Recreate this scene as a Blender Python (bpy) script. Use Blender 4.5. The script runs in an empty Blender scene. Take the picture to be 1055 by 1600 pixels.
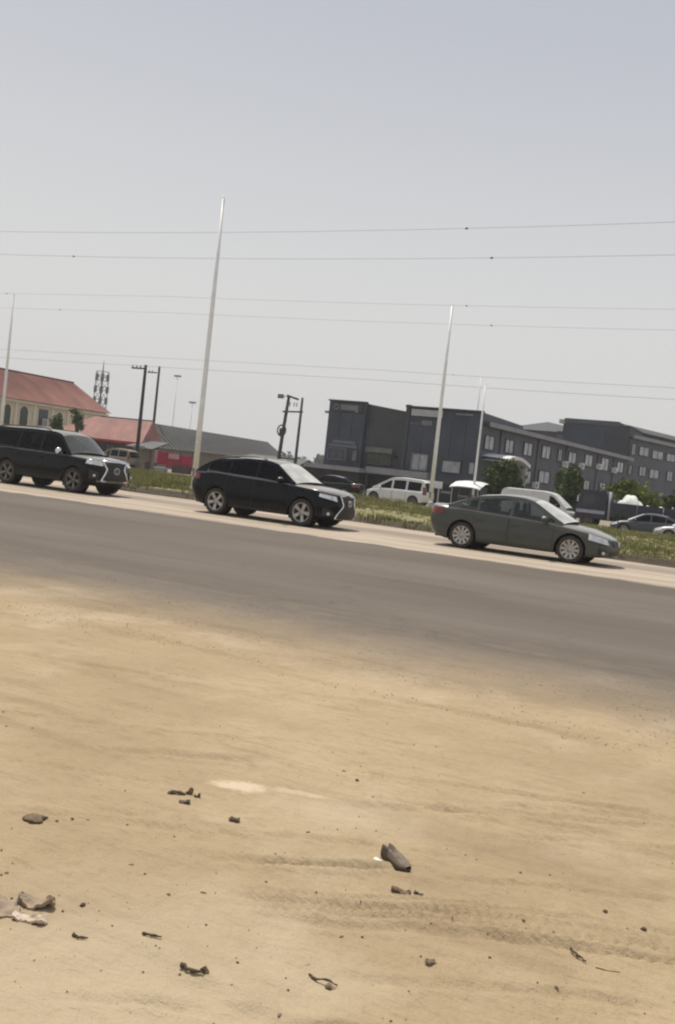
import bpy, math, random
import numpy as np
from mathutils import Matrix, Vector

S = bpy.context.scene
COL = S.collection
R = math.radians
random.seed(7)
RNG = np.random.default_rng(7)

# ------------------------------------------------------------------ camera
# x runs along the road (towards the right), y away from the viewer, z up, metres
YAW, PITCH, ROLL, EYE = R(26.5), R(2.25), R(6.3), 1.6
cam = bpy.data.cameras.new('camera')
cam.sensor_fit = 'VERTICAL'
cam.sensor_height = 24.0
cam.lens = 24.0 * 1500 / 1600
cam.clip_start = 0.1
cam.clip_end = 4000
cam_ob = bpy.data.objects.new('camera', cam)
COL.objects.link(cam_ob)
cam_ob.matrix_world = (Matrix.Translation((0, 0, EYE)) @ Matrix.Rotation(YAW, 4, 'Z')
                       @ Matrix.Rotation(math.pi / 2 - PITCH, 4, 'X') @ Matrix.Rotation(ROLL, 4, 'Z'))
S.camera = cam_ob

# ------------------------------------------------------------------ light
SUN_DIR = Vector((-0.40, 0.24, 1.08)).normalized()      # towards the sun
el = math.asin(SUN_DIR.z)
az = math.atan2(SUN_DIR.x, SUN_DIR.y)
world = bpy.data.worlds.new('World')
S.world = world
world.use_nodes = True
wn, wl = world.node_tree.nodes, world.node_tree.links
wn.clear()
w_out = wn.new('ShaderNodeOutputWorld')
w_bg = wn.new('ShaderNodeBackground')
w_sky = wn.new('ShaderNodeTexSky')
w_sky.sky_type = 'NISHITA'
w_sky.sun_disc = False
w_sky.sun_elevation = el
w_sky.sun_rotation = az
w_sky.air_density = 1.6
w_sky.dust_density = 6.0
w_sky.ozone_density = 1.0
w_mix = wn.new('ShaderNodeMix')
w_mix.data_type = 'RGBA'
w_mix.inputs[0].default_value = 0.88                     # dry-season haze: the blue is almost washed out
w_tc = wn.new('ShaderNodeTexCoord')
w_sep = wn.new('ShaderNodeSeparateXYZ')
w_rmp = wn.new('ShaderNodeMapRange')                     # the haze is palest low down and thins towards the zenith
w_rmp.interpolation_type = 'SMOOTHSTEP'
w_rmp.inputs[1].default_value, w_rmp.inputs[2].default_value = 0.12, 0.52
w_col = wn.new('ShaderNodeMix')
w_col.data_type = 'RGBA'
w_col.inputs[6].default_value = (6.95, 6.92, 6.88, 1)
w_col.inputs[7].default_value = (4.75, 4.95, 5.55, 1)
wl.new(w_tc.outputs['Generated'], w_sep.inputs[0])
wl.new(w_sep.outputs['Z'], w_rmp.inputs[0])
wl.new(w_rmp.outputs[0], w_col.inputs[0])
wl.new(w_col.outputs[2], w_mix.inputs[7])
wl.new(w_sky.outputs[0], w_mix.inputs[6])
wl.new(w_mix.outputs[2], w_bg.inputs[0])
w_bg.inputs[1].default_value = 0.1
wl.new(w_bg.outputs[0], w_out.inputs[0])

sun = bpy.data.lights.new('sun', 'SUN')
sun.energy = 4.0
sun.angle = R(0.6)
sun.color = (1.0, 0.94, 0.84)
sun_ob = bpy.data.objects.new('sun', sun)
sun_ob.rotation_euler = SUN_DIR.to_track_quat('Z', 'Y').to_euler()
COL.objects.link(sun_ob)

S.view_settings.view_transform = 'Standard'
S.view_settings.look = 'None'
S.view_settings.exposure = 0.07
S.view_settings.gamma = 1.0
S.view_settings.use_curve_mapping = False
S.render.engine = 'CYCLES'
S.cycles.filter_width = 2.2                              # a soft phone-video lens
S.cycles.max_bounces = 6
S.cycles.transparent_max_bounces = 16
S.cycles.use_denoising = True


# ------------------------------------------------------------------ materials
def new_mat(name):
    m = bpy.data.materials.new(name)
    m.use_nodes = True
    return m, m.node_tree.nodes, m.node_tree.links, m.node_tree.nodes['Principled BSDF']


def ramp(n, pts):
    r = n.new('ShaderNodeValToRGB')
    e = r.color_ramp.elements
    e[0].position, e[0].color = pts[0][0], (*pts[0][1], 1)
    e[1].position, e[1].color = pts[-1][0], (*pts[-1][1], 1)
    for p, c in pts[1:-1]:
        q = e.new(p)
        q.color = (*c, 1)
    return r


def mat(name, col, rough=0.6, metal=0.0, var=0.12, scale=4.0, bump=0.0, bscale=40.0, coat=0.0, spec=0.5, dust=0.0, stretch=(1, 1, 1), top_glare=0.0):
    """Principled colour with noise variation, optional fine relief and road dust that lies on it, and painted glare on level faces."""
    m, n, l, b = new_mat(name)
    tc = n.new('ShaderNodeTexCoord')
    mp = n.new('ShaderNodeMapping')
    mp.inputs['Scale'].default_value = stretch
    l.new(tc.outputs['Object'], mp.inputs[0])
    nz = n.new('ShaderNodeTexNoise')
    nz.inputs['Scale'].default_value = scale
    nz.inputs['Detail'].default_value = 5
    l.new(mp.outputs[0], nz.inputs[0])
    lo = tuple(max(0, c * (1 - var)) for c in col)
    hi = tuple(min(1, c * (1 + var)) for c in col)
    r = ramp(n, [(0.3, lo), (0.7, hi)])
    l.new(nz.outputs[0], r.inputs[0])
    last = r.outputs[0]
    if dust:
        n2 = n.new('ShaderNodeTexNoise')
        n2.inputs['Scale'].default_value = scale * 2.3
        n2.inputs['Detail'].default_value = 6
        l.new(tc.outputs['Object'], n2.inputs[0])
        mr = n.new('ShaderNodeMapRange')
        mr.inputs[1].default_value, mr.inputs[2].default_value = 0.3, 0.8
        mr.inputs[3].default_value, mr.inputs[4].default_value = dust * 0.3, dust
        l.new(n2.outputs[0], mr.inputs[0])
        mx = n.new('ShaderNodeMix')
        mx.data_type = 'RGBA'
        l.new(mr.outputs[0], mx.inputs[0])
        l.new(last, mx.inputs[6])
        mx.inputs[7].default_value = (0.36, 0.29, 0.2, 1)
        last = mx.outputs[2]
    if top_glare:                                           # glare of sun and sky painted pale onto level surfaces
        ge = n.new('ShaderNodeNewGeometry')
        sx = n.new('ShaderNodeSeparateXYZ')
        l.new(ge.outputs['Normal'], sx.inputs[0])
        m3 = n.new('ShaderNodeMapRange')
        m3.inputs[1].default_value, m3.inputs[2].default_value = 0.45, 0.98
        m3.inputs[3].default_value, m3.inputs[4].default_value = 0.0, top_glare
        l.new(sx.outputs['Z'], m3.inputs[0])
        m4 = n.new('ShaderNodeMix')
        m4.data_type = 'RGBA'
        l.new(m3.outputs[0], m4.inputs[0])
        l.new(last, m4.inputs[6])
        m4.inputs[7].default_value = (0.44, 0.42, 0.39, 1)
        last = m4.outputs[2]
    l.new(last, b.inputs['Base Color'])
    b.inputs['Roughness'].default_value = rough
    b.inputs['Metallic'].default_value = metal
    b.inputs['Specular IOR Level'].default_value = spec
    if coat:
        b.inputs['Coat Weight'].default_value = coat
        b.inputs['Coat Roughness'].default_value = 0.12
        b.inputs['Coat IOR'].default_value = 1.27
    if bump:
        nb = n.new('ShaderNodeTexNoise')
        nb.inputs['Scale'].default_value = bscale
        nb.inputs['Detail'].default_value = 4
        l.new(mp.outputs[0], nb.inputs[0])
        bp = n.new('ShaderNodeBump')
        bp.inputs['Strength'].default_value = bump
        bp.inputs['Distance'].default_value = 0.02
        l.new(nb.outputs[0], bp.inputs['Height'])
        l.new(bp.outputs[0], b.inputs['Normal'])
    return m


def glass_mat(name, tint, see=0.5, refl=1.0, film=0.0):
    """Tinted car glass: partly see-through, with a sharp reflection."""
    m, n, l, b = new_mat(name)
    n.remove(b)
    out = n['Material Output']
    tr = n.new('ShaderNodeBsdfTransparent')
    tr.inputs[0].default_value = (*[c * see for c in tint], 1)
    gl = n.new('ShaderNodeBsdfGlossy')
    gl.inputs['Roughness'].default_value = 0.04
    gl.inputs['Color'].default_value = (0.9, 0.92, 0.92, 1)
    fr = n.new('ShaderNodeFresnel')
    fr.inputs[0].default_value = 1.55
    mx = n.new('ShaderNodeMixShader')
    sc = n.new('ShaderNodeMath')
    sc.operation = 'MULTIPLY'
    sc.inputs[1].default_value = refl
    l.new(fr.outputs[0], sc.inputs[0])
    l.new(sc.outputs[0], mx.inputs[0])
    l.new(tr.outputs[0], mx.inputs[1])
    l.new(gl.outputs[0], mx.inputs[2])
    df = n.new('ShaderNodeBsdfDiffuse')                  # pale film: sky reflection painted in, along with road dust
    df.inputs[0].default_value = (0.6, 0.6, 0.58, 1)
    tc = n.new('ShaderNodeTexCoord')
    nz = n.new('ShaderNodeTexNoise')
    nz.inputs['Scale'].default_value = 2.2
    nz.inputs['Detail'].default_value = 4
    l.new(tc.outputs['Object'], nz.inputs[0])
    mr = n.new('ShaderNodeMapRange')
    mr.inputs[1].default_value, mr.inputs[2].default_value = 0.3, 0.7
    mr.inputs[3].default_value, mr.inputs[4].default_value = film * 0.75, film * 1.2
    l.new(nz.outputs[0], mr.inputs[0])
    m2 = n.new('ShaderNodeMixShader')
    l.new(mr.outputs[0], m2.inputs[0])
    l.new(mx.outputs[0], m2.inputs[1])
    l.new(df.outputs[0], m2.inputs[2])
    l.new(m2.outputs[0], out.inputs[0])
    return m


M = {}
M['black_paint'] = mat('black_paint', (0.003, 0.0035, 0.004), 0.4, var=0.1, coat=1.0, dust=0.008, scale=2, spec=0.05, top_glare=0.5)
M['navy_black_paint'] = mat('navy_black_paint', (0.003, 0.004, 0.0065), 0.4, var=0.1, coat=1.0, dust=0.008, scale=2, spec=0.05, top_glare=0.62)
M['sage_paint'] = mat('sage_paint', (0.07, 0.074, 0.066), 0.42, 0.1, var=0.06, coat=1.0, dust=0.015, scale=2, spec=0.1, top_glare=0.45)
M['white_paint'] = mat('white_paint', (0.62, 0.63, 0.62), 0.4, var=0.05, coat=0.3, dust=0.2, scale=2)
M['silver_paint'] = mat('silver_paint', (0.42, 0.42, 0.42), 0.4, 0.4, var=0.05, coat=0.3, dust=0.15, scale=2)
M['blue_grey_paint'] = mat('blue_grey_paint', (0.03, 0.04, 0.055), 0.35, var=0.1, coat=0.5, dust=0.08, scale=2)
M['navy_paint'] = mat('navy_paint', (0.012, 0.016, 0.04), 0.45, var=0.15, dust=0.06, scale=2)
M['rubber'] = mat('rubber', (0.014, 0.013, 0.013), 0.85, var=0.2, dust=0.12, scale=8)
M['black_plastic'] = mat('black_plastic', (0.012, 0.012, 0.012), 0.6, var=0.15, dust=0.05)
M['cabin_dark'] = mat('cabin_dark', (0.012, 0.012, 0.013), 0.8, var=0.1)
M['cabin_grey'] = mat('cabin_grey', (0.16, 0.15, 0.13), 0.8, var=0.1)
M['alloy'] = mat('alloy', (0.42, 0.42, 0.41), 0.4, 0.7, var=0.12, dust=0.3)
M['dark_alloy'] = mat('dark_alloy', (0.14, 0.135, 0.13), 0.45, 0.7, var=0.12, dust=0.15)
M['chrome'] = mat('chrome', (0.78, 0.78, 0.78), 0.14, 1.0, var=0.04)
M['grille_mesh'] = mat('grille_mesh', (0.02, 0.018, 0.014), 0.5, var=0.3, scale=30)
M['headlamp'] = mat('headlamp', (0.6, 0.6, 0.58), 0.25, 0.6, var=0.25, scale=9, coat=1.0)
M['tail_lamp'] = mat('tail_lamp', (0.16, 0.012, 0.012), 0.12, var=0.2, coat=1.0)
M['privacy_glass'] = glass_mat('privacy_glass', (0.5, 0.52, 0.55), 0.10, 0.35)
M['clear_glass'] = glass_mat('clear_glass', (0.85, 0.95, 0.92), 0.5, 0.9, 0.02)
M['dusty_glare_screen'] = glass_mat('dusty_glare_screen', (0.85, 0.95, 0.92), 0.5, 1.0, 0.8)  # strong film carries the windscreen's painted sky reflection as well as dust
M['grey_screen'] = glass_mat('grey_screen', (0.7, 0.85, 0.8), 0.5, 1.0, 0.10)
M['plate'] = mat('plate', (0.6, 0.6, 0.58), 0.4, var=0.05)

M['dark_clad'] = mat('dark_clad', (0.044, 0.054, 0.073), 0.55, var=0.22, scale=0.6, spec=0.4)
M['slate_wall'] = mat('slate_wall', (0.082, 0.089, 0.105), 0.75, var=0.18, scale=0.5)
M['slate_dark'] = mat('slate_dark', (0.05, 0.054, 0.063), 0.75, var=0.18, scale=0.5)
M['charcoal_roof'] = mat('charcoal_roof', (0.065, 0.066, 0.066), 0.7, var=0.14, scale=0.5)
M['pale_trim'] = mat('pale_trim', (0.24, 0.24, 0.245), 0.7, var=0.12, scale=1.0)
M['pale_sign'] = mat('pale_sign', (0.38, 0.38, 0.38), 0.6, var=0.08, scale=2.0)
M['grey_sign'] = mat('grey_sign', (0.15, 0.15, 0.16), 0.5, var=0.12, scale=2.0)
M['sign_green'] = mat('sign_green', (0.12, 0.14, 0.115), 0.6, var=0.15, scale=2.0)
M['lavender_trim'] = mat('lavender_trim', (0.12, 0.125, 0.155), 0.6, var=0.1, scale=2.0)
M['pane_pale'] = mat('pane_pale', (0.3, 0.31, 0.33), 0.18, var=0.3, scale=1.6)
M['pane_dark'] = mat('pane_dark', (0.035, 0.036, 0.045), 0.12, var=0.25, scale=1.5)
M['pane_green'] = mat('pane_green', (0.03, 0.034, 0.026), 0.25, var=0.25, scale=1.5)
M['maroon_wall'] = mat('maroon_wall', (0.017, 0.013, 0.014), 0.8, var=0.2, scale=1.0)
M['cream_wall'] = mat('cream_wall', (0.6, 0.53, 0.4), 0.85, var=0.1, scale=0.8)
M['cream_trim'] = mat('cream_trim', (0.66, 0.6, 0.47), 0.8, var=0.08)
M['tile_red'] = mat('tile_red', (0.25, 0.1, 0.074), 0.75, var=0.3, scale=0.5, stretch=(1, 0.4, 1))
M['tile_pink'] = mat('tile_pink', (0.3, 0.145, 0.12), 0.7, var=0.2, scale=0.8)
M['brown_wall'] = mat('brown_wall', (0.07, 0.045, 0.038), 0.85, var=0.2, scale=0.8)
M['beige_wall'] = mat('beige_wall', (0.22, 0.19, 0.15), 0.85, var=0.12, scale=0.8)
M['shed_roof'] = mat('shed_roof', (0.062, 0.062, 0.058), 0.7, var=0.12, scale=0.7)
M['red_board'] = mat('red_board', (0.3, 0.014, 0.04), 0.6, var=0.2, scale=1.0)
M['pink_board'] = mat('pink_board', (0.4, 0.22, 0.24), 0.6, var=0.15, scale=1.5)
M['pole_white'] = mat('pole_white', (0.8, 0.8, 0.79), 0.5, 0.2, var=0.07, scale=3)
M['pole_wood'] = mat('pole_wood', (0.035, 0.034, 0.032), 0.85, var=0.2, scale=3)
M['steel'] = mat('steel', (0.16, 0.165, 0.17), 0.5, 0.5, var=0.1)
M['wire'] = mat('wire', (0.3, 0.3, 0.3), 0.6, var=0.05)
M['white_plastic'] = mat('white_plastic', (0.66, 0.67, 0.65), 0.5, var=0.08)
M['tarp'] = mat('tarp', (0.6, 0.62, 0.57), 0.7, var=0.12, scale=3, bump=0.4, bscale=6)
M['sack'] = mat('sack', (0.34, 0.34, 0.4), 0.8, var=0.15, scale=4)
M['trunk'] = mat('trunk', (0.09, 0.07, 0.05), 0.9, var=0.25, bump=0.4)
M['kiosk_green'] = mat('kiosk_green', (0.07, 0.078, 0.07), 0.7, var=0.15, scale=2)
M['shoe_brown'] = mat('shoe_brown', (0.045, 0.033, 0.022), 0.75, var=0.35, scale=30, dust=0.12)
M['shoe_grey'] = mat('shoe_grey', (0.145, 0.115, 0.088), 0.85, var=0.35, scale=45, dust=0.25)
M['paper'] = mat('paper', (0.75, 0.72, 0.66), 0.8, var=0.08)
M['stone_dark'] = mat('stone_dark', (0.085, 0.06, 0.037), 0.9, var=0.4, scale=60, dust=0.1)
M['stone_tan'] = mat('stone_tan', (0.2, 0.15, 0.095), 0.9, var=0.3, scale=40)
M['clod'] = mat('clod', (0.105, 0.073, 0.043), 0.95, var=0.4, scale=60, dust=0.2)
M['twig'] = mat('twig', (0.06, 0.042, 0.024), 0.9, var=0.3, scale=40)
M['rag'] = mat('rag', (0.27, 0.2, 0.14), 0.8, var=0.2, scale=14, dust=0.2)
M['wrapper'] = mat('wrapper', (0.5, 0.4, 0.31), 0.45, var=0.15, scale=12, dust=0.4)
M['hill_haze'] = mat('hill_haze', (0.05, 0.065, 0.03), 0.9, var=0.2, scale=0.1)


def leaf_mat(name, a, b_, scale=0.9):
    m, n, l, b = new_mat(name)
    tc = n.new('ShaderNodeTexCoord')
    nz = n.new('ShaderNodeTexNoise')
    nz.inputs['Scale'].default_value = scale
    nz.inputs['Detail'].default_value = 6
    l.new(tc.outputs['Object'], nz.inputs[0])
    r = ramp(n, [(0.34, a), (0.66, b_)])
    l.new(nz.outputs[0], r.inputs[0])
    l.new(r.outputs[0], b.inputs['Base Color'])
    b.inputs['Roughness'].default_value = 0.7
    b.inputs['Specular IOR Level'].default_value = 0.2
    return m


M['leaf_dark'] = leaf_mat('leaf_dark', (0.018, 0.042, 0.008), (0.085, 0.115, 0.026))
M['leaf_mid'] = leaf_mat('leaf_mid', (0.028, 0.058, 0.014), (0.095, 0.135, 0.032))
M['leaf_lime'] = leaf_mat('leaf_lime', (0.07, 0.095, 0.012), (0.19, 0.21, 0.04))
M['grass_blade'] = leaf_mat('grass_blade', (0.15, 0.165, 0.045), (0.25, 0.23, 0.1), 0.35)


def sand_mat(name, road=False, shoulder=False):
    m, n, l, b = new_mat(name)
    tc = n.new('ShaderNodeTexCoord')
    obj = tc.outputs['Object']

    def noise(scale, detail=6, vec=None, rough=0.55):
        z = n.new('ShaderNodeTexNoise')
        z.inputs['Scale'].default_value = scale
        z.inputs['Detail'].default_value = detail
        z.inputs['Roughness'].default_value = rough
        l.new(vec or obj, z.inputs[0])
        return z.outputs[0]

    def mapped(rot, sc):
        p = n.new('ShaderNodeMapping')
        p.inputs['Rotation'].default_value = (0, 0, rot)
        p.inputs['Scale'].default_value = sc
        l.new(obj, p.inputs[0])
        return p.outputs[0]

    def mix(f, a, c, mode='MIX'):
        x = n.new('ShaderNodeMix')
        x.data_type = 'RGBA'
        x.blend_type = mode
        for i, v in ((0, f), (6, a), (7, c)):
            if hasattr(v, 'is_linked'):
                l.new(v, x.inputs[i])
            elif i == 0:
                x.inputs[0].default_value = v
            else:
                x.inputs[i].default_value = (*v, 1)
        return x.outputs[2]

    def rng(v, a, c, lo=0.0, hi=1.0, smooth=True):
        x = n.new('ShaderNodeMapRange')
        x.interpolation_type = 'SMOOTHSTEP' if smooth else 'LINEAR'
        l.new(v, x.inputs[0])
        for i, q in zip((1, 2, 3, 4), (a, c, lo, hi)):
            x.inputs[i].default_value = q
        return x.outputs[0]

    def math_(op, a, c):
        x = n.new('ShaderNodeMath')
        x.operation = op
        for i, v in enumerate((a, c)):
            if hasattr(v, 'is_linked'):
                l.new(v, x.inputs[i])
            else:
                x.inputs[i].default_value = v
        return x.outputs[0]

    # loose sand: broad tone, dragged streaks, grain
    streak = mapped(R(-30), (0.35, 2.6, 1))
    sand = mix(rng(noise(0.55, 4), 0.35, 0.68), SAND_A, SAND_B)
    sand = mix(math_('MULTIPLY', rng(noise(1.3, 5, streak), 0.48, 0.74), 0.55), sand, SAND_D)
    sand = mix(math_('MULTIPLY', rng(noise(5.0, 6, streak), 0.55, 0.75), 0.5), sand, SAND_D)
    sand = mix(math_('MULTIPLY', rng(noise(90, 4, None, 0.7), 0.52, 0.72), 0.42), sand, (0.2, 0.145, 0.09))
    sand = mix(math_('MULTIPLY', rng(noise(24, 5, mapped(R(-30), (0.5, 1.6, 1)), 0.7), 0.5, 0.7), 0.4), sand, (0.245, 0.182, 0.112))
    sand = mix(math_('MULTIPLY', rng(noise(0.9, 6), 0.5, 0.7), 0.6), sand, (0.485, 0.395, 0.275))
    sand = mix(math_('MULTIPLY', rng(noise(9, 6, None, 0.65), 0.55, 0.72), 0.3), sand, (0.27, 0.2, 0.125))
    # a paler, trampled-fine patch of sand by the rubbish at the lower left
    dist = n.new('ShaderNodeVectorMath')
    dist.operation = 'DISTANCE'
    l.new(obj, dist.inputs[0])
    dist.inputs[1].default_value = (-1.75, 2.15, 0)
    for (px, py, rot, lx, ly, amt) in ((-2.38, 4.02, 0.33, 0.165, 0.075, 0.95), (-2.09, 4.16, 0.42, 0.17, 0.05, 0.5)):
        pm = n.new('ShaderNodeMapping')
        pm.vector_type = 'TEXTURE'
        pm.inputs['Location'].default_value = (px, py, 0)
        pm.inputs['Rotation'].default_value = (0, 0, rot)
        pm.inputs['Scale'].default_value = (lx, ly, 1000)
        l.new(obj, pm.inputs[0])
        ln = n.new('ShaderNodeVectorMath')
        ln.operation = 'LENGTH'
        l.new(pm.outputs[0], ln.inputs[0])
        rad = math_('ADD', ln.outputs['Value'], math_('MULTIPLY', math_('SUBTRACT', noise(16, 6, None, 0.65), 0.5), 1.3))
        sand = mix(rng(rad, 0.55, 1.15, amt, 0.0), sand, (0.58, 0.475, 0.345))
    patch = rng(math_('ADD', dist.outputs['Value'], math_('MULTIPLY', noise(2.5, 5), 0.9)), 0.7, 1.6, 0.65, 0.0)
    sand = mix(patch, sand, (0.475, 0.39, 0.27))
    col = sand
    sep = n.new('ShaderNodeSeparateXYZ')
    l.new(obj, sep.inputs[0])
    y = sep.outputs['Y']
    if road or shoulder:
        asphalt = mix(rng(noise(0.35, 5, mapped(0, (0.25, 1.2, 1))), 0.3, 0.7), (0.112, 0.094, 0.078), (0.150, 0.128, 0.108))
        asphalt = mix(math_('MULTIPLY', rng(noise(60, 3), 0.5, 0.72), 0.35), asphalt, (0.23, 0.2, 0.165))
        asphalt = mix(math_('MULTIPLY', rng(noise(1.1, 6, mapped(0, (0.12, 2.0, 1))), 0.5, 0.75), 0.4), asphalt, (0.088, 0.075, 0.064))
        vo = n.new('ShaderNodeTexVoronoi')
        vo.feature = 'DISTANCE_TO_EDGE'
        vo.inputs['Scale'].default_value = 0.45
        wv = n.new('ShaderNodeVectorMath')
        wv.operation = 'ADD'
        nzc = n.new('ShaderNodeTexNoise')
        nzc.inputs['Scale'].default_value = 2.5
        nzc.inputs['Detail'].default_value = 6
        l.new(obj, nzc.inputs[0])
        l.new(obj, wv.inputs[0])
        l.new(nzc.outputs['Color'], wv.inputs[1])
        l.new(wv.outputs[0], vo.inputs['Vector'])
        crack = math_('MULTIPLY', rng(vo.outputs['Distance'], 0.0, 0.018, 1.0, 0.0), rng(noise(0.25, 3), 0.5, 0.62))
        asphalt = mix(math_('MULTIPLY', crack, 0.45), asphalt, (0.07, 0.06, 0.05))
        asphalt = mix(math_('MULTIPLY', rng(noise(0.16, 3, mapped(0, (0.5, 1.6, 1))), 0.56, 0.6), 0.3), asphalt, (0.155, 0.138, 0.122))
        asphalt = mix(math_('MULTIPLY', rng(noise(2.6, 6, None, 0.7), 0.62, 0.74), 0.35), asphalt, (0.075, 0.066, 0.058))
        wob = math_('ADD', math_('MULTIPLY', noise(0.5, 6), 2.2), math_('ADD', math_('MULTIPLY', noise(6.0, 6, None, 0.75), 1.2), math_('MULTIPLY', noise(28.0, 4, None, 0.7), 1.1)))
        yy = math_('ADD', y, math_('SUBTRACT', wob, 2.25))
        near = rng(yy, 6.5, 9.7, 1.0, 0.0)
        drift = math_('MULTIPLY', rng(yy, 8.0, 12.0, 1.0, 0.0), rng(noise(5, 6, mapped(0, (0.5, 1, 1))), 0.4, 0.8, 0.02, 0.28))
        near = math_('MAXIMUM', near, drift)
        pale = mix(rng(noise(0.8, 5, mapped(0, (0.2, 2.5, 1))), 0.35, 0.7), (0.32, 0.265, 0.205), (0.46, 0.39, 0.315))
        pale = mix(math_('MULTIPLY', rng(noise(14, 5), 0.5, 0.75), 0.3), pale, (0.25, 0.2, 0.16))
        far = rng(math_('ADD', y, math_('MULTIPLY', math_('SUBTRACT', noise(1.0, 6), 0.5), 1.0)), 21.0, 21.5)
        col = mix(near, asphalt, sand)
        col = mix(far, col, pale)
        # a darker, greyer band behind the parked cars
        band = math_('MULTIPLY', rng(y, 25.3, 26.2), rng(math_('ADD', y, math_('MULTIPLY', noise(0.6, 4), 1.0)), 27.9, 28.7, 1.0, 0.0))
        col = mix(math_('MULTIPLY', band, 0.55), col, (0.17, 0.14, 0.115))
    l.new(col, b.inputs['Base Color'])
    b.inputs['Roughness'].default_value = 0.95
    b.inputs['Specular IOR Level'].default_value = 0.15
    hh = math_('ADD', math_('MULTIPLY', noise(11, 6, mapped(R(-30), (0.6, 1.8, 1)), 0.65), 1.0), math_('ADD', math_('MULTIPLY', noise(42, 5, None, 0.7), 0.5), math_('MULTIPLY', noise(170, 3), 0.22)))
    bp = n.new('ShaderNodeBump')
    bp.inputs['Strength'].default_value = 0.8
    bp.inputs['Distance'].default_value = 0.02
    if road:                                             # the loose sand is rough, the driven surface is smooth
        l.new(rng(yy, 6.6, 10.5, 0.85, 0.22), bp.inputs['Strength'])
    l.new(hh, bp.inputs['Height'])
    l.new(bp.outputs[0], b.inputs['Normal'])
    return m


SAND_A, SAND_B, SAND_D = (0.355, 0.268, 0.164), (0.435, 0.336, 0.214), (0.262, 0.192, 0.117)
M['sand'] = sand_mat('sand')
M['road'] = sand_mat('road_surface', road=True)
M['yard'] = mat('yard_dust', (0.24, 0.2, 0.155), 0.95, var=0.2, scale=0.25)
M['verge_soil'] = leaf_mat('verge_soil', (0.15, 0.15, 0.055), (0.24, 0.2, 0.1), 0.4)
M['verge_edge'] = mat('verge_edge', (0.055, 0.04, 0.022), 0.95, var=0.35, scale=1.5, bump=0.5, bscale=8)


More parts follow.
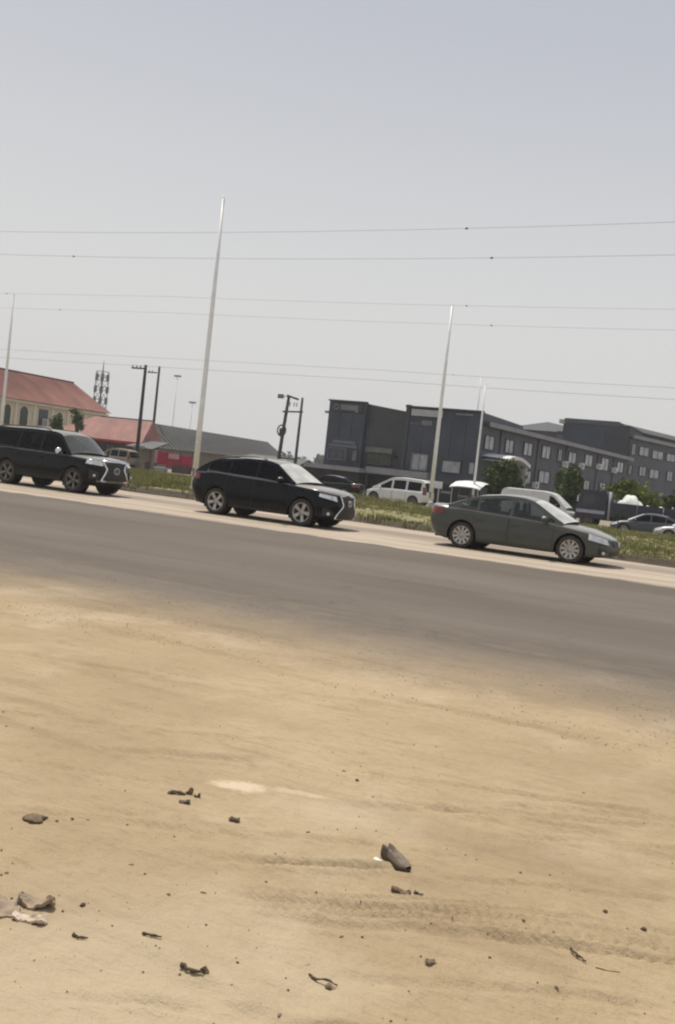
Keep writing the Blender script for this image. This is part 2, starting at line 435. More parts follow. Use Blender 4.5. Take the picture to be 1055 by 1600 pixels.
# ------------------------------------------------------------------ mesh helpers
class MB:
    """Collects polygons, then links them as ONE mesh object."""

    def __init__(self):
        self.v, self.f, self.m, self.s = [], [], [], []

    def poly(self, pts, mi=0, smooth=False):
        k = len(self.v)
        self.v += [tuple(p) for p in pts]
        self.f.append(tuple(range(k, k + len(pts))))
        self.m.append(mi)
        self.s.append(smooth)

    def grid(self, P, mi=0, smooth=True, flip=False):
        """P: rows of points (all the same length); mi may be a function of (row, col)."""
        k = len(self.v)
        nr, nc = len(P), len(P[0])
        for row in P:
            self.v += [tuple(p) for p in row]
        for i in range(nr - 1):
            for j in range(nc - 1):
                q = (k + i * nc + j, k + i * nc + j + 1, k + (i + 1) * nc + j + 1, k + (i + 1) * nc + j)
                self.f.append(q[::-1] if flip else q)
                self.m.append(mi(i, j) if callable(mi) else mi)
                self.s.append(smooth)
        return self

    def box(self, c, d, mi=0, rot=0.0):
        x, y, z = d[0] / 2, d[1] / 2, d[2] / 2
        cs, sn = math.cos(rot), math.sin(rot)
        k = len(self.v)
        for sx, sy, sz in ((-1, -1, -1), (1, -1, -1), (1, 1, -1), (-1, 1, -1), (-1, -1, 1), (1, -1, 1), (1, 1, 1), (-1, 1, 1)):
            px, py = sx * x, sy * y
            self.v.append((c[0] + px * cs - py * sn, c[1] + px * sn + py * cs, c[2] + sz * z))
        for q in ((0, 3, 2, 1), (4, 5, 6, 7), (0, 1, 5, 4), (1, 2, 6, 5), (2, 3, 7, 6), (3, 0, 4, 7)):
            self.f.append(tuple(k + i for i in q))
            self.m.append(mi)
            self.s.append(False)
        return self

    def tube(self, pts, r, n=8, mi=0, cap=True):
        pts = [Vector(p) for p in pts]
        rad = r if hasattr(r, '__len__') else [r] * len(pts)
        k = len(self.v)
        up = None
        for i, p in enumerate(pts):
            t = (pts[min(i + 1, len(pts) - 1)] - pts[max(i - 1, 0)]).normalized()
            if up is None:
                up = t.orthogonal().normalized()
            else:
                up = (up - t * up.dot(t))
                up = up.normalized() if up.length > 1e-6 else t.orthogonal().normalized()
            o = t.cross(up)
            for j in range(n):
                a = 2 * math.pi * j / n
                self.v.append(tuple(p + (up * math.cos(a) + o * math.sin(a)) * rad[i]))
        for i in range(len(pts) - 1):
            for j in range(n):
                a, b = k + i * n + j, k + i * n + (j + 1) % n
                self.f.append((a, b, b + n, a + n))
                self.m.append(mi)
                self.s.append(True)
        if cap:
            self.f.append(tuple(k + j for j in range(n))[::-1])
            self.f.append(tuple(k + (len(pts) - 1) * n + j for j in range(n)))
            self.m += [mi, mi]
            self.s += [False, False]
        return self

    def lathe(self, prof, n=28, axis='y', c=(0, 0, 0), mi=0):
        """prof: (radius, along axis)."""
        k = len(self.v)
        for rr, h in prof:
            for j in range(n):
                a = 2 * math.pi * j / n
                u, w = rr * math.cos(a), rr * math.sin(a)
                p = (u, h, w) if axis == 'y' else (u, w, h)
                self.v.append((c[0] + p[0], c[1] + p[1], c[2] + p[2]))
        for i in range(len(prof) - 1):
            for j in range(n):
                a, b = k + i * n + j, k + i * n + (j + 1) % n
                self.f.append((a, b, b + n, a + n))
                self.m.append(mi)
                self.s.append(True)
        return self

    def ball(self, c, r, nu=10, nv=7, mi=0, jit=0.0, rnd=None):
        rnd = rnd or random
        k = len(self.v)
        rows = []
        for i in range(nv + 1):
            th = math.pi * i / nv
            row = []
            for j in range(nu):
                ph = 2 * math.pi * j / nu
                g = 1 + (rnd.uniform(-jit, jit) if 0 < i < nv else 0)
                row.append((c[0] + r[0] * g * math.sin(th) * math.cos(ph), c[1] + r[1] * g * math.sin(th) * math.sin(ph), c[2] + r[2] * g * math.cos(th)))
            rows.append(row)
        for row in rows:
            self.v += row
        for i in range(nv):
            for j in range(nu):
                a, b = k + i * nu + j, k + i * nu + (j + 1) % nu
                self.f.append((a, a + nu, b + nu, b))
                self.m.append(mi)
                self.s.append(True)
        return self

    def prism(self, poly, y0, y1, mi=0):
        """polygon in x,z pushed along y"""
        a = [(x, y0, z) for x, z in poly]
        b = [(x, y1, z) for x, z in poly]
        self.poly(a, mi)
        self.poly(b[::-1], mi)
        for i in range(len(poly)):
            j = (i + 1) % len(poly)
            self.poly([a[j], a[i], b[i], b[j]], mi)
        return self

    def data(self, name, mats):
        me = bpy.data.meshes.new(name)
        me.from_pydata(self.v, [], self.f)
        for x in (mats if isinstance(mats, (list, tuple)) else [mats]):
            me.materials.append(M[x])
        me.polygons.foreach_set('material_index', self.m)
        me.polygons.foreach_set('use_smooth', self.s)
        me.update()
        return me

    def build(self, name, mats, parent=None, loc=(0, 0, 0), rotz=0.0):
        o = bpy.data.objects.new(name, self.data(name, mats))
        COL.objects.link(o)
        o.location = loc
        o.rotation_euler = (0, 0, rotz)
        if parent:
            o.parent = parent
        return o


def tag(o, label=None, cat=None, group=None, kind=None):
    for k, v in (('label', label), ('category', cat), ('group', group), ('kind', kind)):
        if v:
            o[k] = v
    return o


def thing(name, label, cat, loc=(0, 0, 0), rotz=0.0, group=None, scale=1.0):
    o = bpy.data.objects.new(name, None)
    o.empty_display_size = 0.3
    COL.objects.link(o)
    o.location = loc
    o.rotation_euler = (0, 0, rotz)
    o.scale = (scale,) * 3
    return tag(o, label, cat, group)


def copy_tree(o, parent=None):
    c = o.copy()
    COL.objects.link(c)
    c.parent = parent
    for ch in o.children:
        copy_tree(ch, c)
    return c


def raw_mesh(name, V, F, mats, mi=None, smooth=False, parent=None):
    """V (n,3) array, F (m,k) array of equal polygons."""
    me = bpy.data.meshes.new(name)
    m, k = F.shape
    me.vertices.add(len(V))
    me.vertices.foreach_set('co', np.asarray(V, np.float32).ravel())
    me.loops.add(m * k)
    me.loops.foreach_set('vertex_index', F.astype(np.int32).ravel())
    me.polygons.add(m)
    me.polygons.foreach_set('loop_start', np.arange(0, m * k, k, dtype=np.int32))
    for x in mats:
        me.materials.append(M[x])
    if mi is not None:
        me.polygons.foreach_set('material_index', np.asarray(mi, np.int32))
    me.polygons.foreach_set('use_smooth', np.full(m, smooth))
    me.update(calc_edges=True)
    me.validate()
    o = bpy.data.objects.new(name, me)
    COL.objects.link(o)
    if parent:
        o.parent = parent
    return o


# ------------------------------------------------------------------ numpy value noise
_T = RNG.random((256, 256))


def vnoise(x, y):
    xi, yi = np.floor(x).astype(int), np.floor(y).astype(int)
    fx, fy = x - xi, y - yi
    fx, fy = fx * fx * (3 - 2 * fx), fy * fy * (3 - 2 * fy)
    g = lambda a, b: _T[a % 256, b % 256]
    return ((g(xi, yi) * (1 - fx) + g(xi + 1, yi) * fx) * (1 - fy) + (g(xi, yi + 1) * (1 - fx) + g(xi + 1, yi + 1) * fx) * fy) - 0.5


def fbm(x, y, o=4):
    s, a = 0, 1.0
    for i in range(o):
        s = s + a * vnoise(x * 2 ** i + 17 * i, y * 2 ** i + 31 * i)
        a *= 0.5
    return s


def smooth01(t):
    t = np.clip(t, 0, 1)
    return t * t * (3 - 2 * t)


# ------------------------------------------------------------------ the ground
def sheet(name, x0, x1, y0, y1, z, m, nx=1, ny=1):
    b = MB()
    P = [[(x0 + (x1 - x0) * i / nx, y0 + (y1 - y0) * j / ny, z) for i in range(nx + 1)] for j in range(ny + 1)]
    b.grid(P, smooth=False)
    o = b.build(name, m)
    return tag(o, kind='structure')


sheet('ground', -1800, 1800, -1800, 1800, -0.06, 'yard')
sheet('road', -400, 400, 6.0, 30.5, 0.0, 'road', 8, 2)
sheet('sand_field', -400, 400, -300, 6.6, -0.03, 'sand', 8, 2)


def rut(X, Y, x0, y0, x1, y1, w, depth):
    """a tyre or foot drag mark: a shallow groove with raised lips"""
    dx, dy = x1 - x0, y1 - y0
    L = math.hypot(dx, dy)
    u = ((X - x0) * dx + (Y - y0) * dy) / L
    d = ((X - x0) * -dy + (Y - y0) * dx) / L + 0.035 * vnoise(u * 2.3 + x0, u * 0 + y0) * 2
    env = smooth01(u / (0.18 * L)) * smooth01((L - u) / (0.18 * L))
    q = d / w
    g = -np.exp(-q * q * 2.2) + 0.55 * np.exp(-(np.abs(q) - 1.5) ** 2 * 3)
    return 1.0 * depth * g * env * (0.8 + 0.5 * fbm(u * 2.7 + y0, d * 9 + x0, 4))


def sand_height(X, Y):
    a = R(-30)
    U, W = X * math.cos(a) - Y * math.sin(a), X * math.sin(a) + Y * math.cos(a)
    z = 0.022 * fbm(X * 0.8, Y * 0.8, 3) + 0.006 * fbm(U * 1.2, W * 5.0, 4) + 0.009 * fbm(X * 3.1, Y * 3.1, 4) + 0.008 * fbm(X * 9, Y * 9, 3) + 0.003 * fbm(U * 4, W * 16, 3)
    z = z + 0.006 * np.abs(fbm(X * 16 + 5, Y * 16, 2))
    for r_ in RUTS:
        z = z + rut(X, Y, *r_)
    return 0.022 + z * 1.1 - 0.05 * smooth01((Y - 6.6) / 2.2)


RUTS = [(-1.85, 2.90, 0.1, 3.86, 0.016, 0.022), (-1.9, 3.0, -0.5, 3.75, 0.014, 0.02), (-1.75, 2.95, 0.2, 3.9, 0.018, 0.02), (-1.6, 3.12, 0.2, 4.0, 0.016, 0.018), (-1.0, 3.28, 0.25, 3.75, 0.018, 0.02),
        (-2.75, 3.3, -1.9, 3.55, 0.02, 0.018), (-1.85, 3.3, -1.35, 3.62, 0.03, 0.026), (-1.0, 2.5, -0.2, 2.95, 0.018, 0.016), (-1.9, 4.35, -0.6, 4.75, 0.03, 0.02), (-2.3, 4.6, -0.3, 5.3, 0.035, 0.018),
        (-1.9, 2.95, 0.2, 3.95, 0.035, 0.018), (-1.85, 3.05, 0.15, 4.05, 0.02, 0.012), (-1.75, 2.86, 0.3, 3.86, 0.028, 0.014),
        (-2.05, 3.18, -1.2, 3.7, 0.035, 0.016), (-2.6, 3.35, -1.1, 3.95, 0.03, 0.012), (-3.25, 3.95, -2.45, 4.5, 0.05, 0.02),
        (-3.5, 3.45, -2.1, 4.05, 0.025, 0.01), (-4.4, 3.9, -2.4, 4.95, 0.04, 0.012), (-2.0, 4.1, -0.4, 5.1, 0.045, 0.014),
        (-1.2, 4.3, -0.1, 4.9, 0.03, 0.012), (-1.5, 4.6, 0.2, 5.6, 0.04, 0.012), (-1.25, 2.75, -0.2, 3.25, 0.03, 0.012),
        (-1.9, 2.05, -0.3, 2.9, 0.025, 0.012), (-1.7, 2.2, -0.5, 2.75, 0.03, 0.011), (-2.1, 2.56, -1.2, 2.46, 0.05, -0.013),
        (-3.4, 2.9, -1.9, 3.5, 0.03, 0.010), (-6.0, 5.0, -3.0, 6.0, 0.05, 0.012), (-4.5, 5.6, -1.0, 6.6, 0.05, 0.011),
        (-1.35, 3.6, -0.2, 4.2, 0.022, 0.010), (-1.3, 3.3, 0.1, 3.95, 0.022, 0.011)]


def sand_foreground():
    # rows packed more densely close to the viewer
    ys = 1.0 + 7.9 * (np.linspace(0, 1, 420) ** 1.5)
    xs = np.linspace(-1, 1, 560)
    X = np.zeros((len(ys), len(xs)))
    Y = np.repeat(ys[:, None], len(xs), 1)
    lo, hi = -1.25 * ys - 0.9, 0.02 * ys + 0.9
    X = lo[:, None] + (hi - lo)[:, None] * (xs[None, :] * 0.5 + 0.5)
    Z = sand_height(X, Y)
    V = np.stack([X, Y, Z], -1).reshape(-1, 3)
    nr, nc = X.shape
    i = np.arange((nr - 1) * nc).reshape(nr - 1, nc)[:, :-1].ravel()
    F = np.stack([i, i + 1, i + nc + 1, i + nc], 1)
    o = raw_mesh('sand', V, F, ['road'], smooth=True)
    # follow the road surface's blend at the far side of the sheet
    return tag(o, kind='structure')


sand_foreground()


def sz(x, y):
    return float(sand_height(np.array([x]), np.array([y]))[0])


def verge_edge(x):
    return 28.25 - 0.14 * x + 0.25 * math.sin(x * 0.35) + 0.12 * math.sin(x * 1.1)


def verge_top(X, Y, E):
    t = Y - E
    return 0.20 * smooth01(t / 0.5) + 0.10 * smooth01((t - 1) / 6) + 0.10 * fbm(X * 0.5, Y * 0.5, 3) * smooth01(t / 1.5) - 0.32 * smooth01((Y - 52.5) / 2.5)


def make_verge():
    xs = np.concatenate([np.linspace(-120, -46, 60), np.linspace(-45.5, 6, 200), np.linspace(7, 60, 40)])
    E = np.array([verge_edge(min(max(x, -46), 8)) for x in xs])
    ts = np.concatenate([[0, 0.05, 0.12, 0.2, 0.3, 0.45], np.linspace(0.7, 1, 3), 1 + np.linspace(0.02, 1, 40) * 0])
    rows = []
    fr = np.concatenate([[0, 0.001, 0.0035, 0.007, 0.011, 0.016, 0.022], np.linspace(0.035, 1, 46)])
    for f in fr:
        Y = E + (55.2 - E) * f
        Z = verge_top(xs, Y, E)
        if f == 0:
            Z = np.full_like(xs, -0.02)
        rows.append(np.stack([xs, Y, Z], 1))
    P = np.array(rows)
    nr, nc = P.shape[:2]
    i = np.arange((nr - 1) * nc).reshape(nr - 1, nc)[:, :-1].ravel()
    F = np.stack([i, i + 1, i + nc + 1, i + nc], 1)
    mi = (np.repeat(np.arange(nr - 1), nc - 1) < 6).astype(int)
    tag(raw_mesh('grass_verge', P.reshape(-1, 3), F, ['verge_soil', 'verge_edge'], mi, True), kind='structure')
    # blades
    N = 62000
    y = 29 + 25.5 * RNG.random(N) ** 1.15
    x = -1.15 * y - 3 + RNG.random(N) * (1.02 * y + 8)
    e = np.array([verge_edge(min(max(a, -46), 8)) for a in x])
    dens = fbm(x * 0.25, y * 0.25, 3) + 0.25
    keep = (y > e + 0.12) & (RNG.random(N) < np.clip(dens * 2.6 + 0.6 * (x < -20), 0.08, 1))
    x, y, e = x[keep], y[keep], e[keep]
    z = verge_top(x, y, e)
    tall = 0.85 * np.clip(0.09 + 0.25 * fbm(x * 0.35 + 9, y * 0.35, 3), 0.05, 0.42) + 0.05 * RNG.random(len(x))
    weeds = smooth01((-17 - x) / 6) * (y > 31.5)
    tall = tall * (1 + 0.9 * weeds)
    Vs, k = [], len(x)
    for b in range(3):
        a = RNG.random(k) * 2 * np.pi
        lean = tall * (0.2 + 0.6 * RNG.random(k))
        w = 0.016 + 0.014 * RNG.random(k)
        ox, oy = (RNG.random(k) - 0.5) * 0.22, (RNG.random(k) - 0.5) * 0.22
        ca, sa = np.cos(a), np.sin(a)
        p0 = np.stack([x + ox - sa * w, y + oy + ca * w, z - 0.02], 1)
        p1 = np.stack([x + ox + sa * w, y + oy - ca * w, z - 0.02], 1)
        p2 = np.stack([x + ox + ca * lean, y + oy + sa * lean, z + tall], 1)
        Vs.append(np.stack([p0, p1, p2], 1).reshape(-1, 3))
    V = np.concatenate(Vs)
    tag(raw_mesh('verge_grass', V, np.arange(len(V)).reshape(-1, 3), ['grass_blade']), kind='stuff')


make_verge()


# ------------------------------------------------------------------ buildings
def wall_window(parent, u, z, w, h, out=0.0, pane='pane_pale', frame='slate_dark', mull=1, name='window', arch=False, fr=0.08):
    """A framed window standing on the face y = -out of its building: frame > pane."""
    f = MB()
    y0, y1 = -out - 0.12, -out + 0.02
    yc, dy = (y0 + y1) / 2, y1 - y0
    if arch:
        n = 9
        outer = [(u - w / 2, z), (u + w / 2, z)] + [(u + w / 2 * math.cos(math.pi * i / n), z + h - w / 2 + w / 2 * math.sin(math.pi * i / n)) for i in range(n + 1)]
        inner = [(u + (x - u) * (1 - 2 * fr / w), z + fr + (q - z) * (1 - 1.6 * fr / h)) for x, q in outer]
        for i in range(len(outer)):
            j = (i + 1) % len(outer)
            a, b, c, d = outer[i], outer[j], inner[j], inner[i]
            f.poly([(a[0], y0, a[1]), (b[0], y0, b[1]), (c[0], y0, c[1]), (d[0], y0, d[1])])
            f.poly([(d[0], y0, d[1]), (c[0], y0, c[1]), (c[0], y1, c[1]), (d[0], y1, d[1])])
            f.poly([(b[0], y0, b[1]), (a[0], y0, a[1]), (a[0], y1, a[1]), (b[0], y1, b[1])])
        o = f.build(name, frame, parent)
        p = MB()
        p.poly([(x, y1 - 0.045, q) for x, q in inner])
        p.build('pane', pane, o)
        return o
    for sx in (-1, 1):
        f.box((u + sx * (w / 2 - fr / 2), yc, z + h / 2), (fr, dy, h))
    for zz in (z + fr / 2, z + h - fr / 2):
        f.box((u, yc + 0.002, zz), (w - 2 * fr, dy, fr))
    for i in range(mull):
        f.box((u - w / 2 + w * (i + 1) / (mull + 1), yc + 0.02, z + h / 2), (0.05, dy - 0.05, h - 2 * fr))
    o = f.build(name, frame, parent)
    p = MB()
    p.box((u, y1 - 0.05, z + h / 2), (w - 2 * fr, 0.02, h - 2 * fr))
    p.build('pane', pane, o)
    return o


def slab(parent, name, m, x0, x1, y0, y1, z0, z1):
    return MB().box(((x0 + x1) / 2, (y0 + y1) / 2, (z0 + z1) / 2), (x1 - x0, y1 - y0, z1 - z0)).build(name, m, parent)


def ac_unit(wall_p, wall_rot, u, z, where, group='air conditioner units on the office wing'):
    """split-unit condenser bracketed to a wall"""
    t = thing('air_conditioner', 'white air conditioner box on the slate wing wall, ' + where, 'air conditioner',
              (wall_p[0] + u * math.cos(wall_rot), wall_p[1] + u * math.sin(wall_rot), z), wall_rot, group)
    MB().box((0, -0.28, 0.3), (0.85, 0.36, 0.6)).build('casing', 'white_plastic', t)
    f = MB()
    f.lathe([(0.23, 0), (0.23, -0.02), (0.2, -0.025), (0.05, -0.02), (0.0, -0.025)], 18, 'y', (-0.12, -0.46, 0.3))
    f.build('fan_grille', 'steel', t)
    b = MB()
    for x in (-0.3, 0.3):
        b.box((x, -0.24, -0.02), (0.05, 0.46, 0.04))
    b.build('bracket', 'steel', t)
    return t


# --- the dark cladded office block, its front parallel to the road (local x along the front, -y to the viewer)
blk = thing('office_block', 'dark navy clad office block with a sloping parapet and pale signs along its top', 'building', (-40.1, 76.5, 0))
b = MB()
b.box((1.85, 6, 4.03), (3.7, 12, 8.06))
b.build('tower_wall', 'dark_clad', blk)
b = MB()
b.prism([(3.7, 0), (7.5, 0), (7.5, 7.62), (3.7, 8.03)], 0.35, 11.6)
b.build('middle_wall', 'slate_dark', blk)
b = MB()
b.box((10.96, 6, 4.0), (6.92, 12, 8.0))
b.build('right_wall', 'dark_clad', blk)
for c_, w_ in (((1.85, -0.03, 8.12), 3.8), ((10.96, -0.03, 8.06), 7.02)):
    MB().box(c_, (w_, 0.4, 0.12)).build('parapet_cap', 'slate_dark', blk)
slab(blk, 'corner_post', 'slate_dark', 7.5, 7.86, -0.12, 0.3, 0, 8.2)
# cladding panels: recessed joints between proud sheets
jt = MB()
for (xa, xb, nx) in ((0.05, 3.65, 3), (7.95, 14.35, 5)):
    wpan = (xb - xa) / nx
    zs_ = [2.9, 4.55, 6.1, 7.1] if xa < 1 else [2.7, 4.3, 5.9, 7.05]
    for i in range(nx):
        for za, zb_ in zip(zs_[:-1], zs_[1:]):
            pl = MB().box((xa + wpan * (i + 0.5), -0.03, (za + zb_) / 2), (wpan - 0.03, 0.05, zb_ - za - 0.03)).build('cladding_panel', 'dark_clad', blk)
# top sign, left: pale lettered board with a round emblem (lettering too blurred to read)
sg = slab(blk, 'sign_board', 'slate_dark', 0.35, 3.35, -0.14, -0.02, 7.18, 7.92)
em = MB()
em.lathe([(0.27, 0.0), (0.27, -0.05), (0.16, -0.05), (0.16, 0.0)], 20, 'y', (0.78, -0.14, 7.56))
em.build('emblem', 'grey_sign', sg)
lt = MB()
lt.box((2.12, -0.165, 7.56), (1.75, 0.05, 0.46))
lt.box((2.86, -0.2, 7.3), (0.35, 0.05, 0.28))
lt.build('sign_face', 'grey_sign', sg)
for i, (xa, xb, z0, z1, m) in enumerate(((0.75, 3.05, 4.35, 4.62, 'lavender_trim'), (0.4, 3.25, 4.02, 4.26, 'lavender_trim'))):
    slab(blk, 'sign_strip', m, xa, xb, -0.16 - 0.02 * i, -0.03, z0, z1)
wall_window(blk, 1.35, 2.85, 1.9, 1.08, 0.06, 'pane_dark', 'lavender_trim', 2)
wall_window(blk, 3.05, 2.85, 0.65, 1.05, 0.06, 'grey_sign', 'slate_dark', 0)
slab(blk, 'wall_bracket', 'steel', -0.45, 0.0, 0.1, 0.35, 6.95, 7.15)
# middle bay
slab(blk, 'sign_board', 'sign_green', 3.95, 6.55, 0.12, 0.33, 3.85, 4.3)
wall_window(blk, 5.25, 2.75, 2.5, 1.05, -0.32, 'pane_green', 'slate_dark', 1)
slab(blk, 'wall_bracket', 'black_plastic', 6.35, 6.95, -0.1, 0.33, 3.55, 3.75)
# right bay: pale strip sign, faint sign, big pale shop windows
slab(blk, 'sign_board', 'pale_sign', 8.05, 10.9, -0.2, -0.062, 7.3, 7.86)
slab(blk, 'sign_board', 'grey_sign', 9.05, 10.0, -0.13, -0.058, 6.55, 6.95)
slab(blk, 'sign_board', 'slate_wall', 7.95, 8.95, -0.13, -0.058, 6.52, 6.72)
slab(blk, 'sign_strip', 'grey_sign', 12.1, 13.6, -0.16, -0.058, 7.62, 7.78)
wall_window(blk, 9.25, 2.65, 1.55, 1.45, 0.06, 'pane_pale', 'grey_sign', 1)
wall_window(blk, 12.15, 2.7, 1.75, 1.1, 0.06, 'pane_pale', 'slate_dark', 0)
wall_window(blk, 13.95, 2.75, 0.6, 1.1, 0.06, 'pane_pale', 'slate_dark', 0)
# ground floor: projecting shop front with a pale fascia
slab(blk, 'shop_front', 'maroon_wall', -0.75, 4.6, -2.0, -0.15, 0, 1.95)
slab(blk, 'fascia', 'pale_trim', -0.8, 4.65, -2.15, -0.14, 1.95, 2.32)
slab(blk, 'fascia', 'pale_trim', 4.66, 10.4, -0.9, -0.14, 2.0, 2.55)
slab(blk, 'shop_front', 'maroon_wall', 4.61, 14.3, -0.14, -0.062, 0, 1.75)
slab(blk, 'shop_shutter', 'maroon_wall', 0.6, 2.4, -2.05, -2.0, 0.05, 1.7)
for x in (4.78, 7.4, 10.3):
    MB().box((x, -0.7, 0.995), (0.18, 0.18, 1.99)).build('post', 'slate_dark', blk)

# --- two-storey wing running away from the road
W0, W1 = Vector((-25.68, 77.0, 0)), Vector((-21.7, 109.3, 0))
WR = math.atan2(W1.y - W0.y, W1.x - W0.x)
wing = thing('office_wing', 'long slate two-storey wing with pale windows running back from the dark office block', 'building', W0, WR)
slab(wing, 'wall', 'slate_wall', 0.02, 40, 0.0, 9, 0, 6.95)
slab(wing, 'roof', 'charcoal_roof', 0.02, 40.3, -0.45, 9.2, 7.12, 7.35)
slab(wing, 'gutter', 'pale_trim', 0.02, 40.3, -0.6, -0.46, 6.92, 7.3)
slab(wing, 'soffit', 'slate_dark', 0.02, 40.0, -0.46, -0.01, 6.96, 7.06)
for u0, u1, z0, z1 in ((0.3, 2.3, 5.0, 6.25), (4.5, 6.4, 5.05, 6.3), (8.6, 10.8, 5.15, 6.4), (13.0, 15.3, 5.2, 6.5), (17.2, 18.4, 5.25, 6.5),
                       (20.1, 22.5, 5.25, 6.45), (25.0, 27.6, 5.3, 6.6), (30.3, 33.0, 5.2, 6.65), (35.8, 38.4, 5.3, 6.6),
                       (12.9, 15.8, 2.85, 4.1), (8.9, 11.2, 2.6, 3.85), (20.4, 22.6, 2.7, 3.9), (25.5, 27.5, 2.7, 3.9), (30.6, 32.8, 2.8, 3.9)):
    wall_window(wing, (u0 + u1) / 2, z0, u1 - u0, z1 - z0, 0.0, 'pane_pale', 'slate_dark', 1)
for u in (3.4, 11.9, 19.3, 29.0, 34.5):
    MB().tube([(u, -0.09, 0.1), (u, -0.09, 6.9)], 0.06, 6).build('downpipe', 'slate_dark', wing)
cp = MB()      # entrance canopy: a curved white shell on two pillars
arc = [(0.2 + 4.9 * i / 12, 3.95 + 0.75 * math.sin(math.pi * (0.18 + 0.72 * i / 12))) for i in range(13)]
cp.grid([[(x, -2.4, z) for x, z in arc], [(x, 0, z + 0.1) for x, z in arc]])
cp.grid([[(x, -2.4, z - 0.28) for x, z in arc], [(x, -2.4, z) for x, z in arc]])
cp.grid([[(x, 0, z - 0.2) for x, z in arc], [(x, -2.4, z - 0.28) for x, z in arc]])
cp.build('entrance_canopy', 'white_plastic', wing)
for x in (0.35, 4.6):
    slab(wing, 'pillar', 'pale_sign', x, x + 0.35, -2.2, -1.85, 0, 3.9)
for u, z, q in ((11.9, 2.3, 'low down by the round tree'), (18.9, 4.75, 'above the narrow green tree'), (23.6, 4.9, 'just right of the narrow green tree'),
                (29.0, 5.2, 'second from its far end'), (34.4, 5.15, 'nearest its far end')):
    ac_unit(W0, WR, u, z, q)

# --- the taller block behind it and its own wing
blk2 = thing('office_block', 'tall plain charcoal office block rising behind the end of the slate wing', 'building', (-28.8, 117, 0))
slab(blk2, 'wall', 'slate_dark', 0, 7.75, 0, 14, 0, 10.9)
slab(blk2, 'parapet', 'slate_wall', -0.1, 6.4, -0.12, 14, 10.9, 11.45)
slab(blk2, 'parapet', 'slate_dark', 6.41, 7.85, -0.1, 14, 10.9, 11.05)
slab(blk2, 'wall_panel', 'dark_clad', 0.3, 5.0, -0.08, -0.002, 6.0, 10.6)
V0, V1 = Vector((-20.85, 117.2, 0)), Vector((-12.9, 143.6, 0))
VR = math.atan2(V1.y - V0.y, V1.x - V0.x)
wing2 = thing('office_wing', 'far slate wing with a light roof edge at the right of the tall charcoal block', 'building', V0, VR)
slab(wing2, 'wall', 'slate_wall', 0.02, 44, 0, 10, 0, 9.6)
slab(wing2, 'gutter', 'pale_trim', -0.1, 44.2, -0.55, -0.3, 9.62, 10.05)
slab(wing2, 'roof', 'charcoal_roof', -0.1, 44.2, -0.3, 10, 9.75, 10.0)
slab(wing2, 'penthouse_wall', 'slate_dark', 0.4, 40, 3.0, 9.5, 10.0, 11.0)
slab(wing2, 'penthouse_roof', 'pale_sign', -0.2, 20, 2.4, 9.8, 11.0, 11.5)
for u0, u1, z0, z1 in ((0.3, 1.45, 7.7, 9.1), (2.3, 5.0, 7.8, 8.95), (5.8, 9.0, 7.75, 8.85), (9.8, 12.5, 7.75, 8.8), (14.5, 17.5, 7.7, 8.8), (19.5, 22.5, 7.7, 8.8),
                       (0.1, 1.1, 5.3, 6.5), (2.9, 4.8, 5.4, 6.6), (5.7, 8.4, 5.3, 6.5), (10.6, 12.4, 5.3, 6.6)):
    wall_window(wing2, (u0 + u1) / 2, z0, u1 - u0, z1 - z0, 0.0, 'pane_pale', 'slate_dark', 1)
hall = thing('office_block', 'dark hipped rooftop showing behind the slate wing between the two office blocks', 'building', (-38.5, 125, 0))
slab(hall, 'wall', 'slate_wall', 0, 9.5, 0, 12, 0, 10.2)
h = MB()
A_, B_, C_, D_ = (-0.4, -0.4, 10.2), (9.9, -0.4, 10.2), (9.9, 12.4, 10.2), (-0.4, 12.4, 10.2)
E_, F_ = (4.4, 4, 11.75), (5.4, 8, 11.75)
for q in ((A_, B_, E_), (B_, C_, F_, E_), (C_, D_, F_), (D_, A_, E_, F_), (A_, D_, C_, B_)):
    h.poly(q)
h.build('roof', 'slate_dark', hall)

# --- cream house with a red roof at the left (local x runs away from the road, -y faces the right)
cream = thing('cream_house', 'cream walled house with arched windows under a big weathered red tile roof', 'building', (-96.5, 70, 0), math.pi / 2)
slab(cream, 'wall', 'cream_wall', 0, 42.4, 0, 13, 0, 6.9)
rf = MB()
e0, e1, rz = -0.9, 43.1, 10.95
rf.poly([(e0, -0.8, 6.75), (e1, -0.8, 6.85), (42.3, 6.5, rz), (e0 + 5, 6.5, rz)])
rf.poly([(e1, 13.8, 6.85), (e0, 13.8, 6.75), (e0 + 5, 6.5, rz), (42.3, 6.5, rz)])
rf.poly([(e1, -0.8, 6.85), (e1, 13.8, 6.85), (42.3, 6.5, rz)])
rf.poly([(e0, 13.8, 6.75), (e0, -0.8, 6.75), (e0 + 5, 6.5, rz)])
roof = rf.build('roof', 'tile_red', cream)
rg = MB()
for i in range(22):     # tile courses standing proud of the slope
    t = (i + 0.5) / 22
    y_, z_ = -0.8 + 7.3 * t, 6.8 + (rz - 6.8) * t
    rg.box(((e0 + 5 * t + e1 - 0.8 * t) / 2, y_, z_ + 0.03), ((e1 - 0.8 * t) - (e0 + 5 * t), 0.05, 0.05))
rg.build('tile_course', 'tile_red', roof)
MB().tube([(e0 + 5, 6.5, rz + 0.05), (42.3, 6.5, rz + 0.05)], 0.14, 8).build('ridge_cap', 'brown_wall', roof)
slab(cream, 'eave_trim', 'cream_trim', -0.5, 42.7, -0.55, -0.01, 6.42, 6.72)
